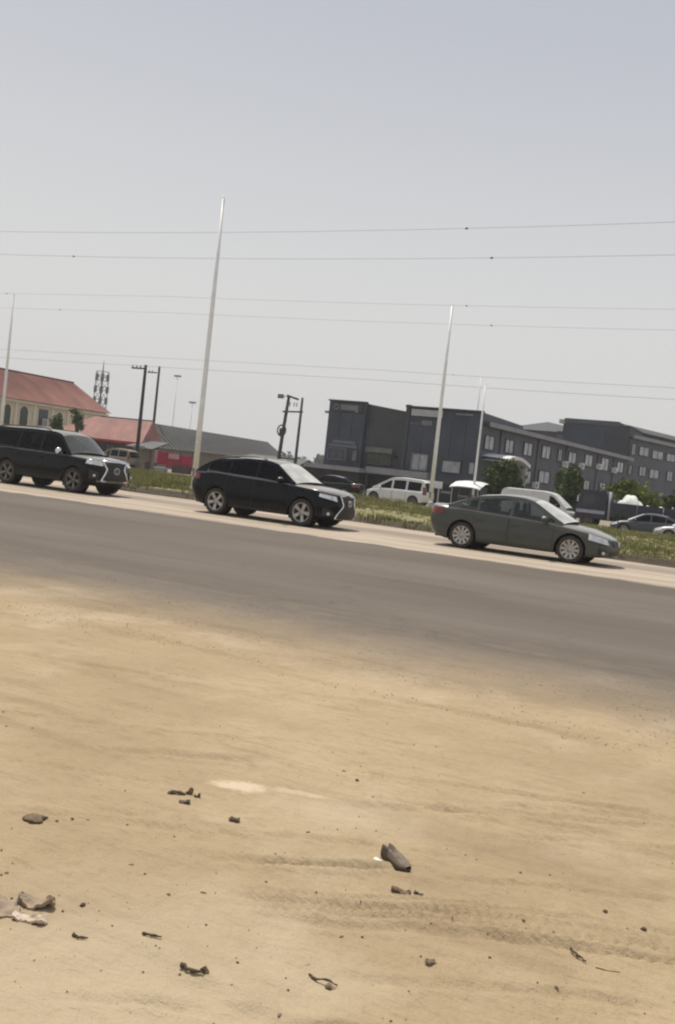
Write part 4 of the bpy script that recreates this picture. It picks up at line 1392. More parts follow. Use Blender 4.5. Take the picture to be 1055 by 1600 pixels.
def build_car(name, label, cat, p, loc, rotz, group=None, scale=1.0):
    s = Car(p)
    t = thing(name, label, cat, loc, rotz, group, scale)
    paint, glass = p['paint'], p.get('glass', 'privacy_glass')
    # --- body shell
    st = set(np.round(np.linspace(s.xr + 0.05, s.xf - 0.05, 56), 4))
    for xw in (s.WB / 2, -s.WB / 2):
        for a in np.linspace(0, math.pi, 23):
            st.add(round(xw + s.ra * math.cos(a), 4))
        st.add(round(xw + s.ra + 0.002, 4))
        st.add(round(xw - s.ra - 0.002, 4))
    for q in 1 - np.linspace(1, 0, 16) ** 2:
        st.add(round(s.xa + (s.xf - s.xa) * q, 4))
        st.add(round(s.xb - (s.xb - s.xr) * q, 4))
    st = sorted(st)
    rows, nsec = [], 0
    for x in st:
        zb, zs, zt, w = s.arch(x), s.zs(x), s.zt(x), s.w(x)
        zb = min(zb, zs - 0.03)
        half = [(max(0.0, w * s.sec(s.rel(x, zb)) - min(0.24, w * 0.6)), zb + 0.005)]
        for q in (0, 0.1, 0.25, 0.42, 0.6, 0.78, 0.92, 1.0):
            z = zb + (zs - zb) * q
            half.append((w * s.sec(s.rel(x, z)), z))
        half += [(w * 0.885, zs + (zt - zs) * 0.36), (w * 0.78, zs + (zt - zs) * 0.66), (w * 0.45, zs + (zt - zs) * 0.93), (0, zt)]
        row = [s.d(x, y, z) for y, z in half] + [s.d(x, -y, z) for y, z in half[-2::-1]]
        rows.append(row)
    nc = len(rows[0])
    top0, top1 = 9, nc - 11
    xi0, xi1 = p.get('cabin', (s.px0 + 0.12, s.px1 - 0.1))

    def mi(i, j):
        xm = 0.5 * (st[i] + st[i + 1])
        if top0 <= j <= top1 and xi0 < xm < xi1:
            return 1
        if j in (0, nc - 2):
            return 2
        return 0
    b = MB()
    b.grid(rows, mi, True)
    body = b.build('body', [paint, 'cabin_dark', 'black_plastic'], t)
    # --- underbody and wheel housings
    u = MB()
    g = p.get('clear', 0.22)
    u.box(((s.xf + s.xr) / 2, 0, g + 0.16), (s.xf - s.xr - 0.5, s.W * 1.3, 0.22))
    for xw in (s.WB / 2, -s.WB / 2):
        u.box((xw, 0, s.rw), (0.12, s.W * 1.5, 0.12))
        u.lathe([(s.ra - 0.012, -s.W * 0.93), (s.ra - 0.012, -s.W * 0.62), (0.0, -s.W * 0.62)], 26, 'y', (xw, 0, s.rw))
        u.lathe([(s.ra - 0.012, s.W * 0.93), (s.ra - 0.012, s.W * 0.62), (0.0, s.W * 0.62)], 26, 'y', (xw, 0, s.rw))
    # keep only the upper part of the housings, above the tyre contact
    u2 = MB()
    keep = [i for i, f in enumerate(u.f) if max(u.v[k][2] for k in f) > 0.24 or i < 18]
    u2.v, u2.f, u2.m, u2.s = u.v, [u.f[i] for i in keep], [u.m[i] for i in keep], [u.s[i] for i in keep]
    u2.build('underbody', 'black_plastic', t)
    # --- wheels
    wp = wheel_proto(s.rw, p.get('tw', 0.23), p.get('spokes', 10), p.get('rim', 'alloy'), t, p.get('twin', False))
    ty = s.W * 0.965 - p.get('tw', 0.23) / 2
    spots = [(s.WB / 2, ty, 0.0), (-s.WB / 2, ty, 0.0), (s.WB / 2, -ty, math.pi), (-s.WB / 2, -ty, math.pi)]
    for i, (x, y, rz_) in enumerate(spots):
        w = wp if i == 0 else copy_tree(wp, t)
        w.location = (x, y, s.rw)
        w.rotation_euler = (0, 0.35 * i, 0)
        w.rotation_euler.rotate_axis('Y', 0)
        if rz_:
            w.rotation_euler = (0, -0.35 * i, rz_)
    # --- greenhouse: windscreen, roof, rear glass
    xs = np.linspace(s.px0, s.px1, 64)
    fr = [-1, -0.97, -0.9, -0.75, -0.5, -0.25, 0, 0.25, 0.5, 0.75, 0.9, 0.97, 1]
    xf_, xr_ = p['roof']                     # roof front and rear x
    crown = p.get('crown', 0.05)
    P = []
    for x in xs:
        z = s.zp(x)
        z = max(z, s.zs(x) + 0.004)
        hw = s.up(x, z)[1] - 0.006
        bw = smooth01((x - xf_ + 0.3) / (s.px1 - xf_ + 0.3)) * 0.16 - smooth01((xr_ + 0.2 - x) / (xr_ + 0.2 - s.px0)) * 0.1
        P.append([(x + bw * (1 - f * f), f * hw, z - 0.03 * abs(f) ** 6 + crown * (1 - f * f)) for f in fr])
    segs = {'windscreen': [i for i in range(len(xs) - 1) if xs[i] >= xf_ - 1e-6], 'rear_window': [i for i in range(len(xs) - 1) if xs[i + 1] <= xr_ + 1e-6]}
    segs['roof'] = [i for i in range(len(xs) - 1) if i not in segs['windscreen'] and i not in segs['rear_window']]
    for nm, idx in segs.items():
        a, c = idx[0], idx[-1] + 1
        sub = P[a:c + 1]
        mb = MB()
        if nm == 'roof':
            mb.grid(sub, 0, True, True)
        else:
            solid = nm == 'rear_window' and p.get('solid_rear')
            mb.grid([r_[1:-1] for r_ in sub], 0, True, True)
            mb.grid([r_[:2] for r_ in sub], 1, True, True)
            mb.grid([r_[-2:] for r_ in sub], 1, True, True)
        if nm == 'roof':
            mb.build(nm, paint, t)
        else:
            gm = paint if (nm == 'rear_window' and p.get('solid_rear')) else p.get('screen', 'dusty_glare_screen') if nm == 'windscreen' else glass
            mb.build(nm, [gm, paint], t)
    # --- side frames with real openings, and the panes that fill them
    wins = p['wins']
    for sg in (1, -1):
        eps = 0.002
        cols = set(np.round(np.linspace(s.px0 + 0.01, s.px1 - 0.01, 70), 4))
        for (a, c) in wins:
            cols |= {round(a, 4), round(c, 4)}
        cols = sorted(cols)
        fm = MB()

        def zhi(x):
            return max(s.zp(x), s.zs(x) + 0.004)

        def span(x, xm):
            for (a, c) in wins:
                if a < xm < c:
                    lo, hi = s.zs(x) + p.get('wlo', 0.035), zhi(x) - p.get('whi', 0.085)
                    if hi - lo > 0.01:
                        return lo, hi
                    return (lo + hi) / 2, (lo + hi) / 2
            return None
        for x0, x1 in zip(cols[:-1], cols[1:]):
            xm = (x0 + x1) / 2
            w0, w1 = span(x0, xm), span(x1, xm)
            q0 = (s.zs(x0) - 0.02, zhi(x0))
            q1 = (s.zs(x1) - 0.02, zhi(x1))
            if w0 is None:
                strips = [(q0, q1)]
            else:
                strips = [((q0[0], w0[0]), (q1[0], w1[0])), ((w0[1], q0[1]), (w1[1], q1[1]))]
            for r0, r1 in strips:
                fm.poly([s.up(x0, r0[0], sg), s.up(x1, r1[0], sg), s.up(x1, r1[1], sg), s.up(x0, r0[1], sg)][::sg], 0, True)
        fo_ = fm.build('window_frame', paint, t)
        for (a, c) in wins:
            pm = MB()
            xx = np.linspace(a, c, 10)
            lo, hi = [], []
            for x in xx:
                l_, h_ = s.zs(x) + p.get('wlo', 0.035), zhi(x) - p.get('whi', 0.085)
                if h_ < l_:
                    l_ = h_ = (l_ + h_) / 2
                lo.append(s.up(x, l_, sg, -0.012))
                hi.append(s.up(x, h_, sg, -0.012))
            pm.grid([lo, hi], 0, True, sg > 0)
            pm.build('side_window', p.get('side_glass', glass), t)
        # bright belt line and black door gaps, handles
        if p.get('belt', True):
            ch = MB()
            a, c = wins[-1][0] - 0.02, wins[0][1] + 0.05
            ch.grid([[s.up(x, s.zs(x) + dz, sg, 0.012) for x in np.linspace(a, c, 24)] for dz in (0.005, 0.03)], 0, True, sg < 0)
            ch.build('belt_strip', p.get('belt_m', 'chrome'), t)
        for (a, c) in p.get('doors', ()):
            dm = MB()
            nx = 12
            zlo = lambda x: max(s.zl(x) + p.get('dlo', 0.1), s.arch(x) + 0.05)
            f = lambda uu, vv, o: s.side(a + (c - a) * uu, zlo(a + (c - a) * uu) + (s.zs(a + (c - a) * uu) - 0.03 - zlo(a + (c - a) * uu)) * vv, sg, o)
            g_ = 0.012 / (c - a)
            dm.grid([[f(-g_ + (1 + 2 * g_) * i / nx, -0.02 + 1.02 * j / 5, 0.003) for i in range(nx + 1)] for j in range(6)], 1, True, sg < 0)
            dm.grid([[f(i / nx, j / 5, 0.008) for i in range(nx + 1)] for j in range(6)], 0, True, sg < 0)
            door = dm.build('door', [paint, 'black_plastic'], t)
            hm = MB()
            hx, hz = a + 0.15, s.zs(a + 0.15) - 0.17
            y_ = s.side(hx, hz, sg)[1]
            hm.box((hx, y_ + sg * 0.03, hz), (0.2, 0.035, 0.035))
            hm.build('handle', p.get('handle', paint), door)
        # wing mirror
        mx, mz = p['mirror']
        y_ = s.up(mx, mz, sg)[1]
        mm = MB()
        mm.ball((mx, y_ + sg * 0.17, mz + 0.02), (0.085, 0.14, p.get('mh', 0.095)), 12, 8)
        mm.tube([(mx + 0.03, y_ - sg * 0.02, mz - 0.04), (mx + 0.02, y_ + sg * 0.12, mz - 0.03)], 0.03, 6)
        mm.build('wing_mirror', p.get('mirror_m', paint), t)
        # lamps: round the corner of the nose and of the tail
        for key, nm, m_, e in (('head', 'headlight', 'headlamp', 1), ('taill', 'tail_light', 'tail_lamp', -1)):
            l0, l1, za, zb_, zc, zd = p[key]      # inner l, outer l; z low/high inner; z low/high outer
            lm = MB()
            lm.grid([[s.end(sg * (l0 + (l1 - l0) * i / 14), (za + (zc - za) * i / 14) + ((zb_ + (zd - zb_) * i / 14) - (za + (zc - za) * i / 14)) * j / 4, e, 0.012 + 0.045 * (1 - j / 4) * (e > 0)) for i in range(15)] for j in range(5)], 0, True, (sg < 0) == (e > 0))
            lm.build(nm, m_, t)
        for q in p.get('side_lines', ()):        # trim strips along the side: x0, x1, dz above the sill, height, material
            sm = MB()
            sm.grid([[s.side(x, s.arch(x) + q[2] + dz, sg, 0.01) for x in np.linspace(q[0], q[1], 30)] for dz in (0, q[3])], 0, True, sg < 0)
            sm.build('side_trim', q[4], t)
        if p.get('rails'):
            rm = MB()
            a, c = p['rails']
            rm.tube([(x, sg * (s.up(x, s.zp(x))[1] - 0.06), s.zp(x) + 0.055 * min(1, 8 * min((x - a), (c - x)) / (c - a)) + 0.01) for x in np.linspace(a, c, 16)], 0.018, 6)
            rm.build('roof_rail', p.get('rail_m', 'dark_alloy'), t)
        if p.get('fog'):
            l0, l1, z0, z1 = p['fog']
            lm = MB()
            lm.grid([[s.end(sg * (l0 + (l1 - l0) * i / 8), z0 + (z1 - z0) * j / 2 + 0.1 * (i / 8) * (j / 2), 1, 0.012) for i in range(9)] for j in range(3)], 0, True, sg < 0)
            lm.build('fog_intake', 'black_plastic', t)
            lm = MB()
            c_ = s.end(sg * (l0 + l1) / 2, (z0 + z1) / 2, 1, 0.03)
            lm.ball(c_, (0.05, 0.05, 0.05), 10, 6)
            lm.build('fog_lamp', 'headlamp', t)
        # seats
        for x in p.get('seats', ()):
            sm = MB()
            zt_ = s.zs(x)
            sm.box((x, sg * s.W * 0.38, zt_ + 0.02), (0.14, s.W * 0.5, 0.36))
            sm.ball((x - 0.02, sg * s.W * 0.38, zt_ + 0.29), (0.06, 0.13, 0.11), 10, 7)
            sm.build('seat', p.get('seat_m', 'cabin_dark'), t)
    # --- grille, bumper intake, emblem, plates
    gz = p['grille']                          # (z, half width) from bottom to top
    zz = np.linspace(gz[0][0], gz[-1][0], 12)
    hw = np.interp(zz, [q[0] for q in gz], [q[1] for q in gz])
    gm = MB()
    gm.grid([[s.end(hw[j] * (-1 + 2 * i / 16), zz[j], 1, 0.008) for i in range(17)] for j in range(12)], 0, True, True)
    gr = gm.build('grille', 'grille_mesh', t)
    bm = MB()
    for z in np.linspace(gz[0][0] + 0.03, gz[-1][0] - 0.03, p.get('bars', 7)):
        h_ = float(np.interp(z, zz, hw)) - 0.02
        bm.tube([s.end(h_ * (-1 + 2 * i / 12), z, 1, 0.014) for i in range(13)], 0.008, 4)
    bm.build('grille_bar', p.get('bar_m', 'black_plastic'), gr)
    if p.get('surround'):
        rm = MB()
        loop = [s.end(-hw[j], zz[j], 1, 0.02) for j in range(12)] + [s.end(hw[j], zz[j], 1, 0.02) for j in range(11, -1, -1)]
        loop = [loop[0]] + loop + [loop[0]] if False else loop + [loop[0]]
        rm.tube(loop, p.get('surround_r', 0.022), 6, cap=False)
        rm.build('grille_surround', 'chrome', gr)
    ez = p.get('emblem', (gz[0][0] + 2 * gz[-1][0]) / 3)
    em = MB()
    c_ = Vector(s.end(0, ez, 1, 0.03))
    rr = p.get('er', 0.07)
    em.tube([(c_.x, c_.y + rr * 1.25 * math.cos(a), c_.z + rr * math.sin(a)) for a in np.linspace(0, 2 * math.pi, 19)], 0.011, 6, cap=False)
    em.tube([(c_.x, c_.y - rr * 0.15, c_.z + rr * 0.75), (c_.x, c_.y + rr * 0.1, c_.z - rr * 0.55), (c_.x, c_.y - rr * 0.8, c_.z - rr * 0.4)], 0.01, 5)
    em.build('emblem', 'chrome', gr)
    if p.get('intake'):
        z0, z1, h_ = p['intake']
        im = MB()
        im.grid([[s.end(h_ * (-1 + 2 * i / 14), z0 + (z1 - z0) * j / 3, 1, 0.008) for i in range(15)] for j in range(4)], 0, True, True)
        im.build('air_intake', 'black_plastic', t)
    if p.get('skid'):
        z0, z1, h_ = p['skid']
        im = MB()
        im.grid([[s.end(h_ * (-1 + 2 * i / 14), z0 + (z1 - z0) * j / 2, 1, 0.014) for i in range(15)] for j in range(3)], 0, True, True)
        im.build('skid_strip', 'dark_alloy', t)
    return t, s


SUV = dict(screen='grey_screen', wb=2.85, fo=0.93, ro=1.30, w=0.985, rw=0.40, clear=0.26, paint='black_paint', nose=0.72, tail=0.55, np=5.5, tp=6.0, sig=0.06,
           zs=[(-2.75, 1.16), (-1.5, 1.20), (0.6, 1.165), (1.3, 1.13), (2.1, 1.08), (2.36, 1.02)],
           zt=[(-2.75, 1.22), (-1.5, 1.24), (0.7, 1.235), (1.15, 1.23), (1.7, 1.205), (2.2, 1.15), (2.37, 1.05)],
           zl=[(-2.75, 0.44), (-1.9, 0.31), (1.9, 0.31), (2.36, 0.36)], zn=0.62, ft=0.20, fb=0.35, zr=0.7, rt=0.12,
           prof=[(-2.66, 1.17), (-2.40, 1.79), (-2.05, 1.85), (-0.6, 1.88), (0.35, 1.86), (0.66, 1.79), (1.24, 1.215)], psig=0.06, roof=(0.64, -2.3), tum=0.28,
           wins=[(-0.02, 1.02), (-1.02, -0.12), (-2.2, -1.12)], whi=0.12, wlo=0.045, doors=[(-0.1, 1.0), (-1.1, -0.13)], dlo=0.12,
           mirror=(0.86, 1.24), mh=0.115, head=(0.58, 1.14, 0.93, 1.08, 0.97, 1.10), taill=(0.72, 1.15, 0.95, 1.25, 0.95, 1.22),
           grille=[(0.46, 0.62), (0.60, 0.54), (0.84, 0.40), (1.07, 0.58)], surround=True, surround_r=0.034, bars=8, emblem=0.80, er=0.10,
           fog=(0.70, 1.02, 0.52, 0.72), skid=(0.41, 0.48, 0.78), seats=(-0.1, -1.1), side_lines=((-0.95, 0.92, 0.03, 0.05, 'black_plastic'),),
           rails=(-2.2, 0.1), rail_m='black_plastic', spokes=5, twin=True, rim='dark_alloy', tw=0.28, belt=False, mirror_m='chrome')
CROSS = dict(wb=2.79, fo=0.985, ro=1.115, w=0.945, rw=0.375, clear=0.22, paint='navy_black_paint', nose=0.9, tail=0.75, np=4.0, tp=4.0,
             zs=[(-2.51, 1.12), (-1.6, 1.18), (0, 1.13), (1.1, 1.06), (1.9, 0.99), (2.38, 0.88)],
             zt=[(-2.51, 1.18), (-1.6, 1.21), (0.8, 1.165), (1.1, 1.15), (1.7, 1.10), (2.15, 1.04), (2.39, 0.93)],
             zl=[(-2.51, 0.40), (-1.8, 0.25), (1.9, 0.25), (2.38, 0.28)], zn=0.56, ft=0.24, fb=0.3, zr=0.8, rt=0.2,
             prof=[(-2.26, 1.17), (-1.80, 1.47), (-1.52, 1.57), (-0.6, 1.67), (0.05, 1.675), (0.42, 1.61), (1.12, 1.13)], psig=0.07, roof=(0.42, -1.62), tum=0.36,
             wins=[(-0.12, 0.90), (-1.02, -0.2), (-1.78, -1.10)], doors=[(-0.17, 0.93), (-1.08, -0.2)], mirror=(0.72, 1.15),
             head=(0.58, 1.10, 0.76, 0.89, 0.86, 0.95), taill=(0.55, 1.2, 1.0, 1.1, 0.94, 1.1),
             grille=[(0.30, 0.60), (0.44, 0.52), (0.66, 0.30), (0.91, 0.42)], surround=True, surround_r=0.024, bars=8, emblem=0.72, er=0.075,
             fog=(0.66, 0.98, 0.36, 0.48), skid=(0.27, 0.30, 0.62), seats=(-0.1, -1.0), rails=(-1.6, 0.0), rail_m='dark_alloy', spokes=5, twin=True,
             rim='alloy', tw=0.24, belt_m='dark_alloy', side_lines=((-0.95, 0.92, 0.02, 0.05, 'black_plastic'),))
SEDAN = dict(wb=2.775, fo=0.98, ro=1.065, w=0.91, rw=0.335, clear=0.17, paint='sage_paint', nose=0.95, tail=0.7, np=3.4, tp=4.6,
             zs=[(-2.45, 1.0), (-1.6, 0.985), (0, 0.92), (1.1, 0.855), (1.8, 0.765), (2.36, 0.62)],
             zt=[(-2.45, 1.075), (-1.9, 1.085), (-1.4, 1.06), (0.9, 0.975), (1.2, 0.945), (1.7, 0.875), (2.15, 0.76), (2.37, 0.655)],
             zl=[(-2.45, 0.36), (-1.8, 0.2), (1.9, 0.2), (2.37, 0.24)], zn=0.45, ft=0.45, fb=0.4, zr=0.7, rt=0.12,
             prof=[(-1.86, 1.06), (-1.5, 1.215), (-1.08, 1.375), (-0.45, 1.455), (0.05, 1.45), (0.36, 1.39), (1.16, 0.93)], psig=0.08, roof=(0.32, -1.05), tum=0.40,
             wins=[(-0.12, 0.95), (-1.0, -0.2), (-1.52, -1.07)], glass='clear_glass', doors=[(-0.17, 0.95), (-1.1, -0.2)], mirror=(0.72, 0.965), mh=0.08,
             head=(0.60, 1.13, 0.53, 0.66, 0.62, 0.77), taill=(0.5, 1.2, 0.80, 0.95, 0.82, 0.96),
             grille=[(0.47, 0.34), (0.56, 0.40), (0.63, 0.40)], bars=4, bar_m='dark_alloy', emblem=0.56, er=0.05, intake=(0.27, 0.38, 0.5),
             fog=(0.62, 0.86, 0.29, 0.37), seats=(-0.15, -0.95), seat_m='cabin_grey', spokes=10, rim='alloy', tw=0.215, belt_m='dark_alloy', plate_z=0.68)
VAN = dict(wb=2.75, fo=0.78, ro=0.92, w=0.90, rw=0.33, clear=0.22, paint='white_paint', nose=0.7, tail=0.5, np=3.6, tp=5.0,
           zs=[(-2.3, 0.98), (0, 0.97), (1.1, 0.93), (1.7, 0.82), (2.12, 0.68)],
           zt=[(-2.3, 1.02), (0.8, 1.02), (1.3, 1.0), (1.8, 0.86), (2.13, 0.72)],
           zl=[(-2.3, 0.34), (-1.8, 0.24), (1.8, 0.24), (2.12, 0.27)], zn=0.48, ft=0.4, fb=0.3, zr=0.7, rt=0.1,
           prof=[(-2.2, 1.0), (-2.05, 1.62), (-1.8, 1.72), (-0.4, 1.76), (0.3, 1.70), (1.55, 0.96)], roof=(0.3, -2.0), tum=0.22,
           wins=[(0.22, 1.12), (-0.78, 0.08), (-1.85, -0.92)], whi=0.16, doors=[(0.12, 1.0), (-0.85, 0.09)], mirror=(0.95, 1.0),
           head=(0.5, 1.05, 0.6, 0.74, 0.68, 0.82), taill=(0.72, 1.0, 0.8, 1.3, 0.8, 1.3),
           grille=[(0.5, 0.4), (0.62, 0.42)], bars=3, intake=(0.3, 0.42, 0.5), seats=(0.1, -0.9), spokes=7, rim='dark_alloy', tw=0.2, belt=False)
PANEL = dict(VAN, wb=3.0, ro=1.15, fo=0.7, w=0.93,
             zs=[(-2.7, 1.05), (0, 1.05), (1.1, 1.02), (1.8, 0.92), (2.2, 0.76)], zt=[(-2.7, 1.08), (1.2, 1.08), (1.7, 1.0), (2.0, 0.9), (2.2, 0.8)],
             zl=[(-2.7, 0.34), (2.2, 0.3)], prof=[(-2.62, 1.07), (-2.55, 1.8), (-2.3, 1.92), (0.2, 1.93), (0.85, 1.85), (1.75, 1.02)], roof=(0.85, -2.5),
             wins=[(0.62, 1.35)], doors=[(0.5, 1.15)], mirror=(1.15, 1.08), solid_rear=True, seats=(0.35,), tum=0.12, mirror_m='black_plastic', mh=0.14)
SMALL = dict(SEDAN, paint='blue_grey_paint', glass='privacy_glass', seat_m='cabin_dark', spokes=7)

ROAD_X = 0.0


def by_wheels(front_xy, wb, track_half, rotz, scale):
    """root position of a car whose near front wheel stands at front_xy"""
    d_ = Vector((math.cos(rotz), math.sin(rotz)))
    n_ = Vector((-d_.y, d_.x))
    p = Vector(front_xy) - d_ * wb / 2 * scale + n_ * track_half * scale
    return (p.x, p.y, 0.004)


# three cars on the pale far shoulder, all heading right
build_car('parked_suv', 'large black suv with a chrome framed grille, leftmost in the row of cars', 'suv', SUV,
          by_wheels((-22.35, 24.85), 2.85, 0.86, R(-0.5), 1.07), R(-0.5), 'cars in a row on the pale far shoulder', 1.07)
build_car('parked_crossover', 'near-black crossover with an hourglass grille, middle one of the three cars on the shoulder', 'crossover', CROSS,
          by_wheels((-13.15, 24.15), 2.79, 0.80, R(-0.5), 1.06), R(-0.5), 'cars in a row on the pale far shoulder', 1.06)
build_car('parked_sedan', 'grey-green sedan with bright ten-spoke wheels at the right of the row of cars', 'sedan', SEDAN,
          by_wheels((-5.50, 24.4), 2.775, 0.78, R(-0.5), 1.045), R(-0.5), 'cars in a row on the pale far shoulder', 1.045)
# vehicles in the yard beyond the verge
build_car('minivan', 'white minivan with three dark side windows parked beyond the grass facing left', 'van', VAN, (-25.6, 60.3, 0), R(180), 'vehicles parked beyond the verge', 1.04)
build_car('parked_car', 'dark low car parked just left of the white minivan', 'car', dict(SMALL, paint='black_paint'), (-30.9, 60.6, 0), R(182), 'vehicles parked beyond the verge')
build_car('panel_van', 'cream white windowless panel van parked behind the grey-green sedan', 'van', PANEL, (-15.75, 60.5, 0), R(0), 'vehicles parked beyond the verge', 1.0)
build_car('parked_car', 'blue-grey car parked in front of the flatbed truck', 'car', SMALL, (-8.6, 57.4, -0.05), R(181), 'vehicles parked beyond the verge', 0.92)
build_car('parked_car', 'silver white car at the right edge beside the blue-grey car', 'car', dict(SMALL, paint='silver_paint'), (-5.9, 55.3, -0.05), R(183), 'vehicles parked beyond the verge', 0.9)
build_car('minivan', 'pale beige minivan parked in front of the low red-roofed house', 'van', dict(VAN, paint='beige_wall'), (-60.0, 72.2, 0), R(180), 'vehicles parked beyond the verge', 0.98)
build_car('parked_car', 'white car far behind the tailgate of the dark crossover', 'car', dict(SMALL, paint='white_paint'), (-45.2, 68.5, 0), R(180), 'vehicles parked beyond the verge')


def truck():
    t = thing('flatbed_truck', 'dark navy flatbed truck carrying white tarpaulin bundles beyond the grass', 'truck', (-13.55, 60.2, 0))
    # cab, facing left: x grows towards the tail
    c = MB()
    prof = [(0.0, 0.62), (-0.02, 1.2), (0.22, 2.22), (0.45, 2.36), (1.75, 2.36), (1.85, 2.2), (1.85, 0.62)]
    c.prism(prof, 0, 1.95)
    cab = c.build('cab', 'navy_paint', t)
    for y in (-0.012, 1.962):
        w = MB()
        w.poly([(0.32, y, 1.42), (1.15, y, 1.42), (1.15, y, 2.1), (0.45, y, 2.1)][::1 if y < 0 else -1])
        w.build('side_window', 'pane_dark', cab)
    w = MB()
    w.poly([(0.0, 0.12, 1.38), (0.0, 1.83, 1.38), (0.19, 1.75, 2.18), (0.19, 0.2, 2.18)][::-1])
    ws = w.build('windscreen', 'pane_dark', cab)
    ws.location.x = -0.03
    slab(t, 'door_stripe', 'sack', 0.05, 1.8, -0.03, -0.005, 0.92, 1.12)
    slab(t, 'bumper', 'pale_trim', -0.16, 0.0, 0.0, 1.95, 0.5, 0.72)
    mir = MB()
    mir.box((0.12, -0.18, 1.75), (0.06, 0.16, 0.36))
    mir.tube([(0.14, -0.15, 1.95), (0.2, 0.0, 2.0)], 0.015, 5)
    mir.build('wing_mirror', 'white_plastic', t)
    for y in (0.25, 1.7):
        MB().ball((-0.02, y, 0.92), (0.04, 0.14, 0.1), 10, 6).build('headlight', 'headlamp', t)
    ex = MB()
    ex.tube([(2.02, 0.15, 0.6), (2.02, 0.15, 2.35)], 0.09, 8)
    ex.build('exhaust_stack', 'pale_sign', t)
    slab(t, 'chassis', 'black_plastic', 0.3, 8.2, 0.45, 1.5, 0.55, 0.8)
    slab(t, 'bed', 'navy_paint', 2.2, 8.3, -0.12, 2.1, 0.95, 1.1)
    for i in range(4):
        slab(t, 'side_board', 'navy_paint', 2.22 + 1.52 * i, 2.22 + 1.52 * i + 1.5, -0.16, -0.125, 0.98, 1.72 - 0.0 * i)
        slab(t, 'side_board', 'navy_paint', 2.22 + 1.52 * i, 2.22 + 1.52 * i + 1.5, 2.105, 2.14, 0.98, 1.72)
    slab(t, 'headboard', 'navy_paint', 2.2, 2.26, -0.1, 2.08, 1.11, 1.95)
    slab(t, 'tailboard', 'blue_grey_paint', 7.0, 8.3, -0.18, 2.15, 1.73, 2.15)
    for x in (0.75, 5.2, 6.3):
        wp = wheel_proto(0.45, 0.26, 6, 'dark_alloy', t)
        wp.location = (x, 0.12, 0.45)
        wp.rotation_euler = (0, 0, math.pi)
        w2 = copy_tree(wp, t)
        w2.location = (x, 1.85, 0.45)
        w2.rotation_euler = (0, 0, 0)
    return t


truck()


def bundle(name, label, cat, loc, d, m, seed, rotz=0.0):
    """a soft covered load: a sagging, creased cushion"""
    b = MB()
    n, k = 18, 12
    rg_ = np.random.default_rng(seed)
    ph = rg_.random(4) * 6
    rows = []
    for i in range(n + 1):
        u_ = -1 + 2 * i / n
        row = []
        for j in range(k + 1):
            v_ = -1 + 2 * j / k
            e = max(0, 1 - abs(u_) ** 3) ** 0.6 * max(0, 1 - abs(v_) ** 4) ** 0.6
            h_ = e * (0.72 + 0.16 * math.sin(3.1 * u_ + ph[0]) + 0.1 * math.sin(5 * v_ + 4 * u_ + ph[1])) + 0.05 * e * math.sin(11 * u_ + 5 * v_ + ph[2])
            row.append((u_ * d[0] / 2, v_ * d[1] / 2, max(0, h_) * d[2]))
        rows.append(row)
    b.grid(rows, 0, True, True)
    return tag(b.build(name, m, None, loc, rotz), label, cat, 'loads on the flatbed truck')


bundle('tarpaulin_bundle', 'white tarpaulin heaped highest over the front of the navy truck bed', 'tarpaulin', (-10.45, 61.1, 1.11), (1.9, 1.9, 1.25), 'tarp', 2)
bundle('tarpaulin_bundle', 'flatter white sheet spread over the middle of the navy truck bed', 'tarpaulin', (-8.95, 61.1, 1.11), (1.5, 1.9, 0.85), 'tarp', 5)
for i in range(3):
    bundle('sack', ('lavender grey sack nearest the white sheet on the truck bed', 'lavender grey sack in the middle of three on the truck bed', 'lavender grey sack against the blue tailboard of the truck')[i],
           'sack', (-8.0 + 0.45 * i, 60.75, 1.11), (0.55, 1.0, 0.85 + 0.08 * (i % 2)), 'sack', 9 + i)


# ------------------------------------------------------------------ litter on the sand
def seat_on(x, y, dz=0.0):
    return (x, y, sz(x, y) + dz)


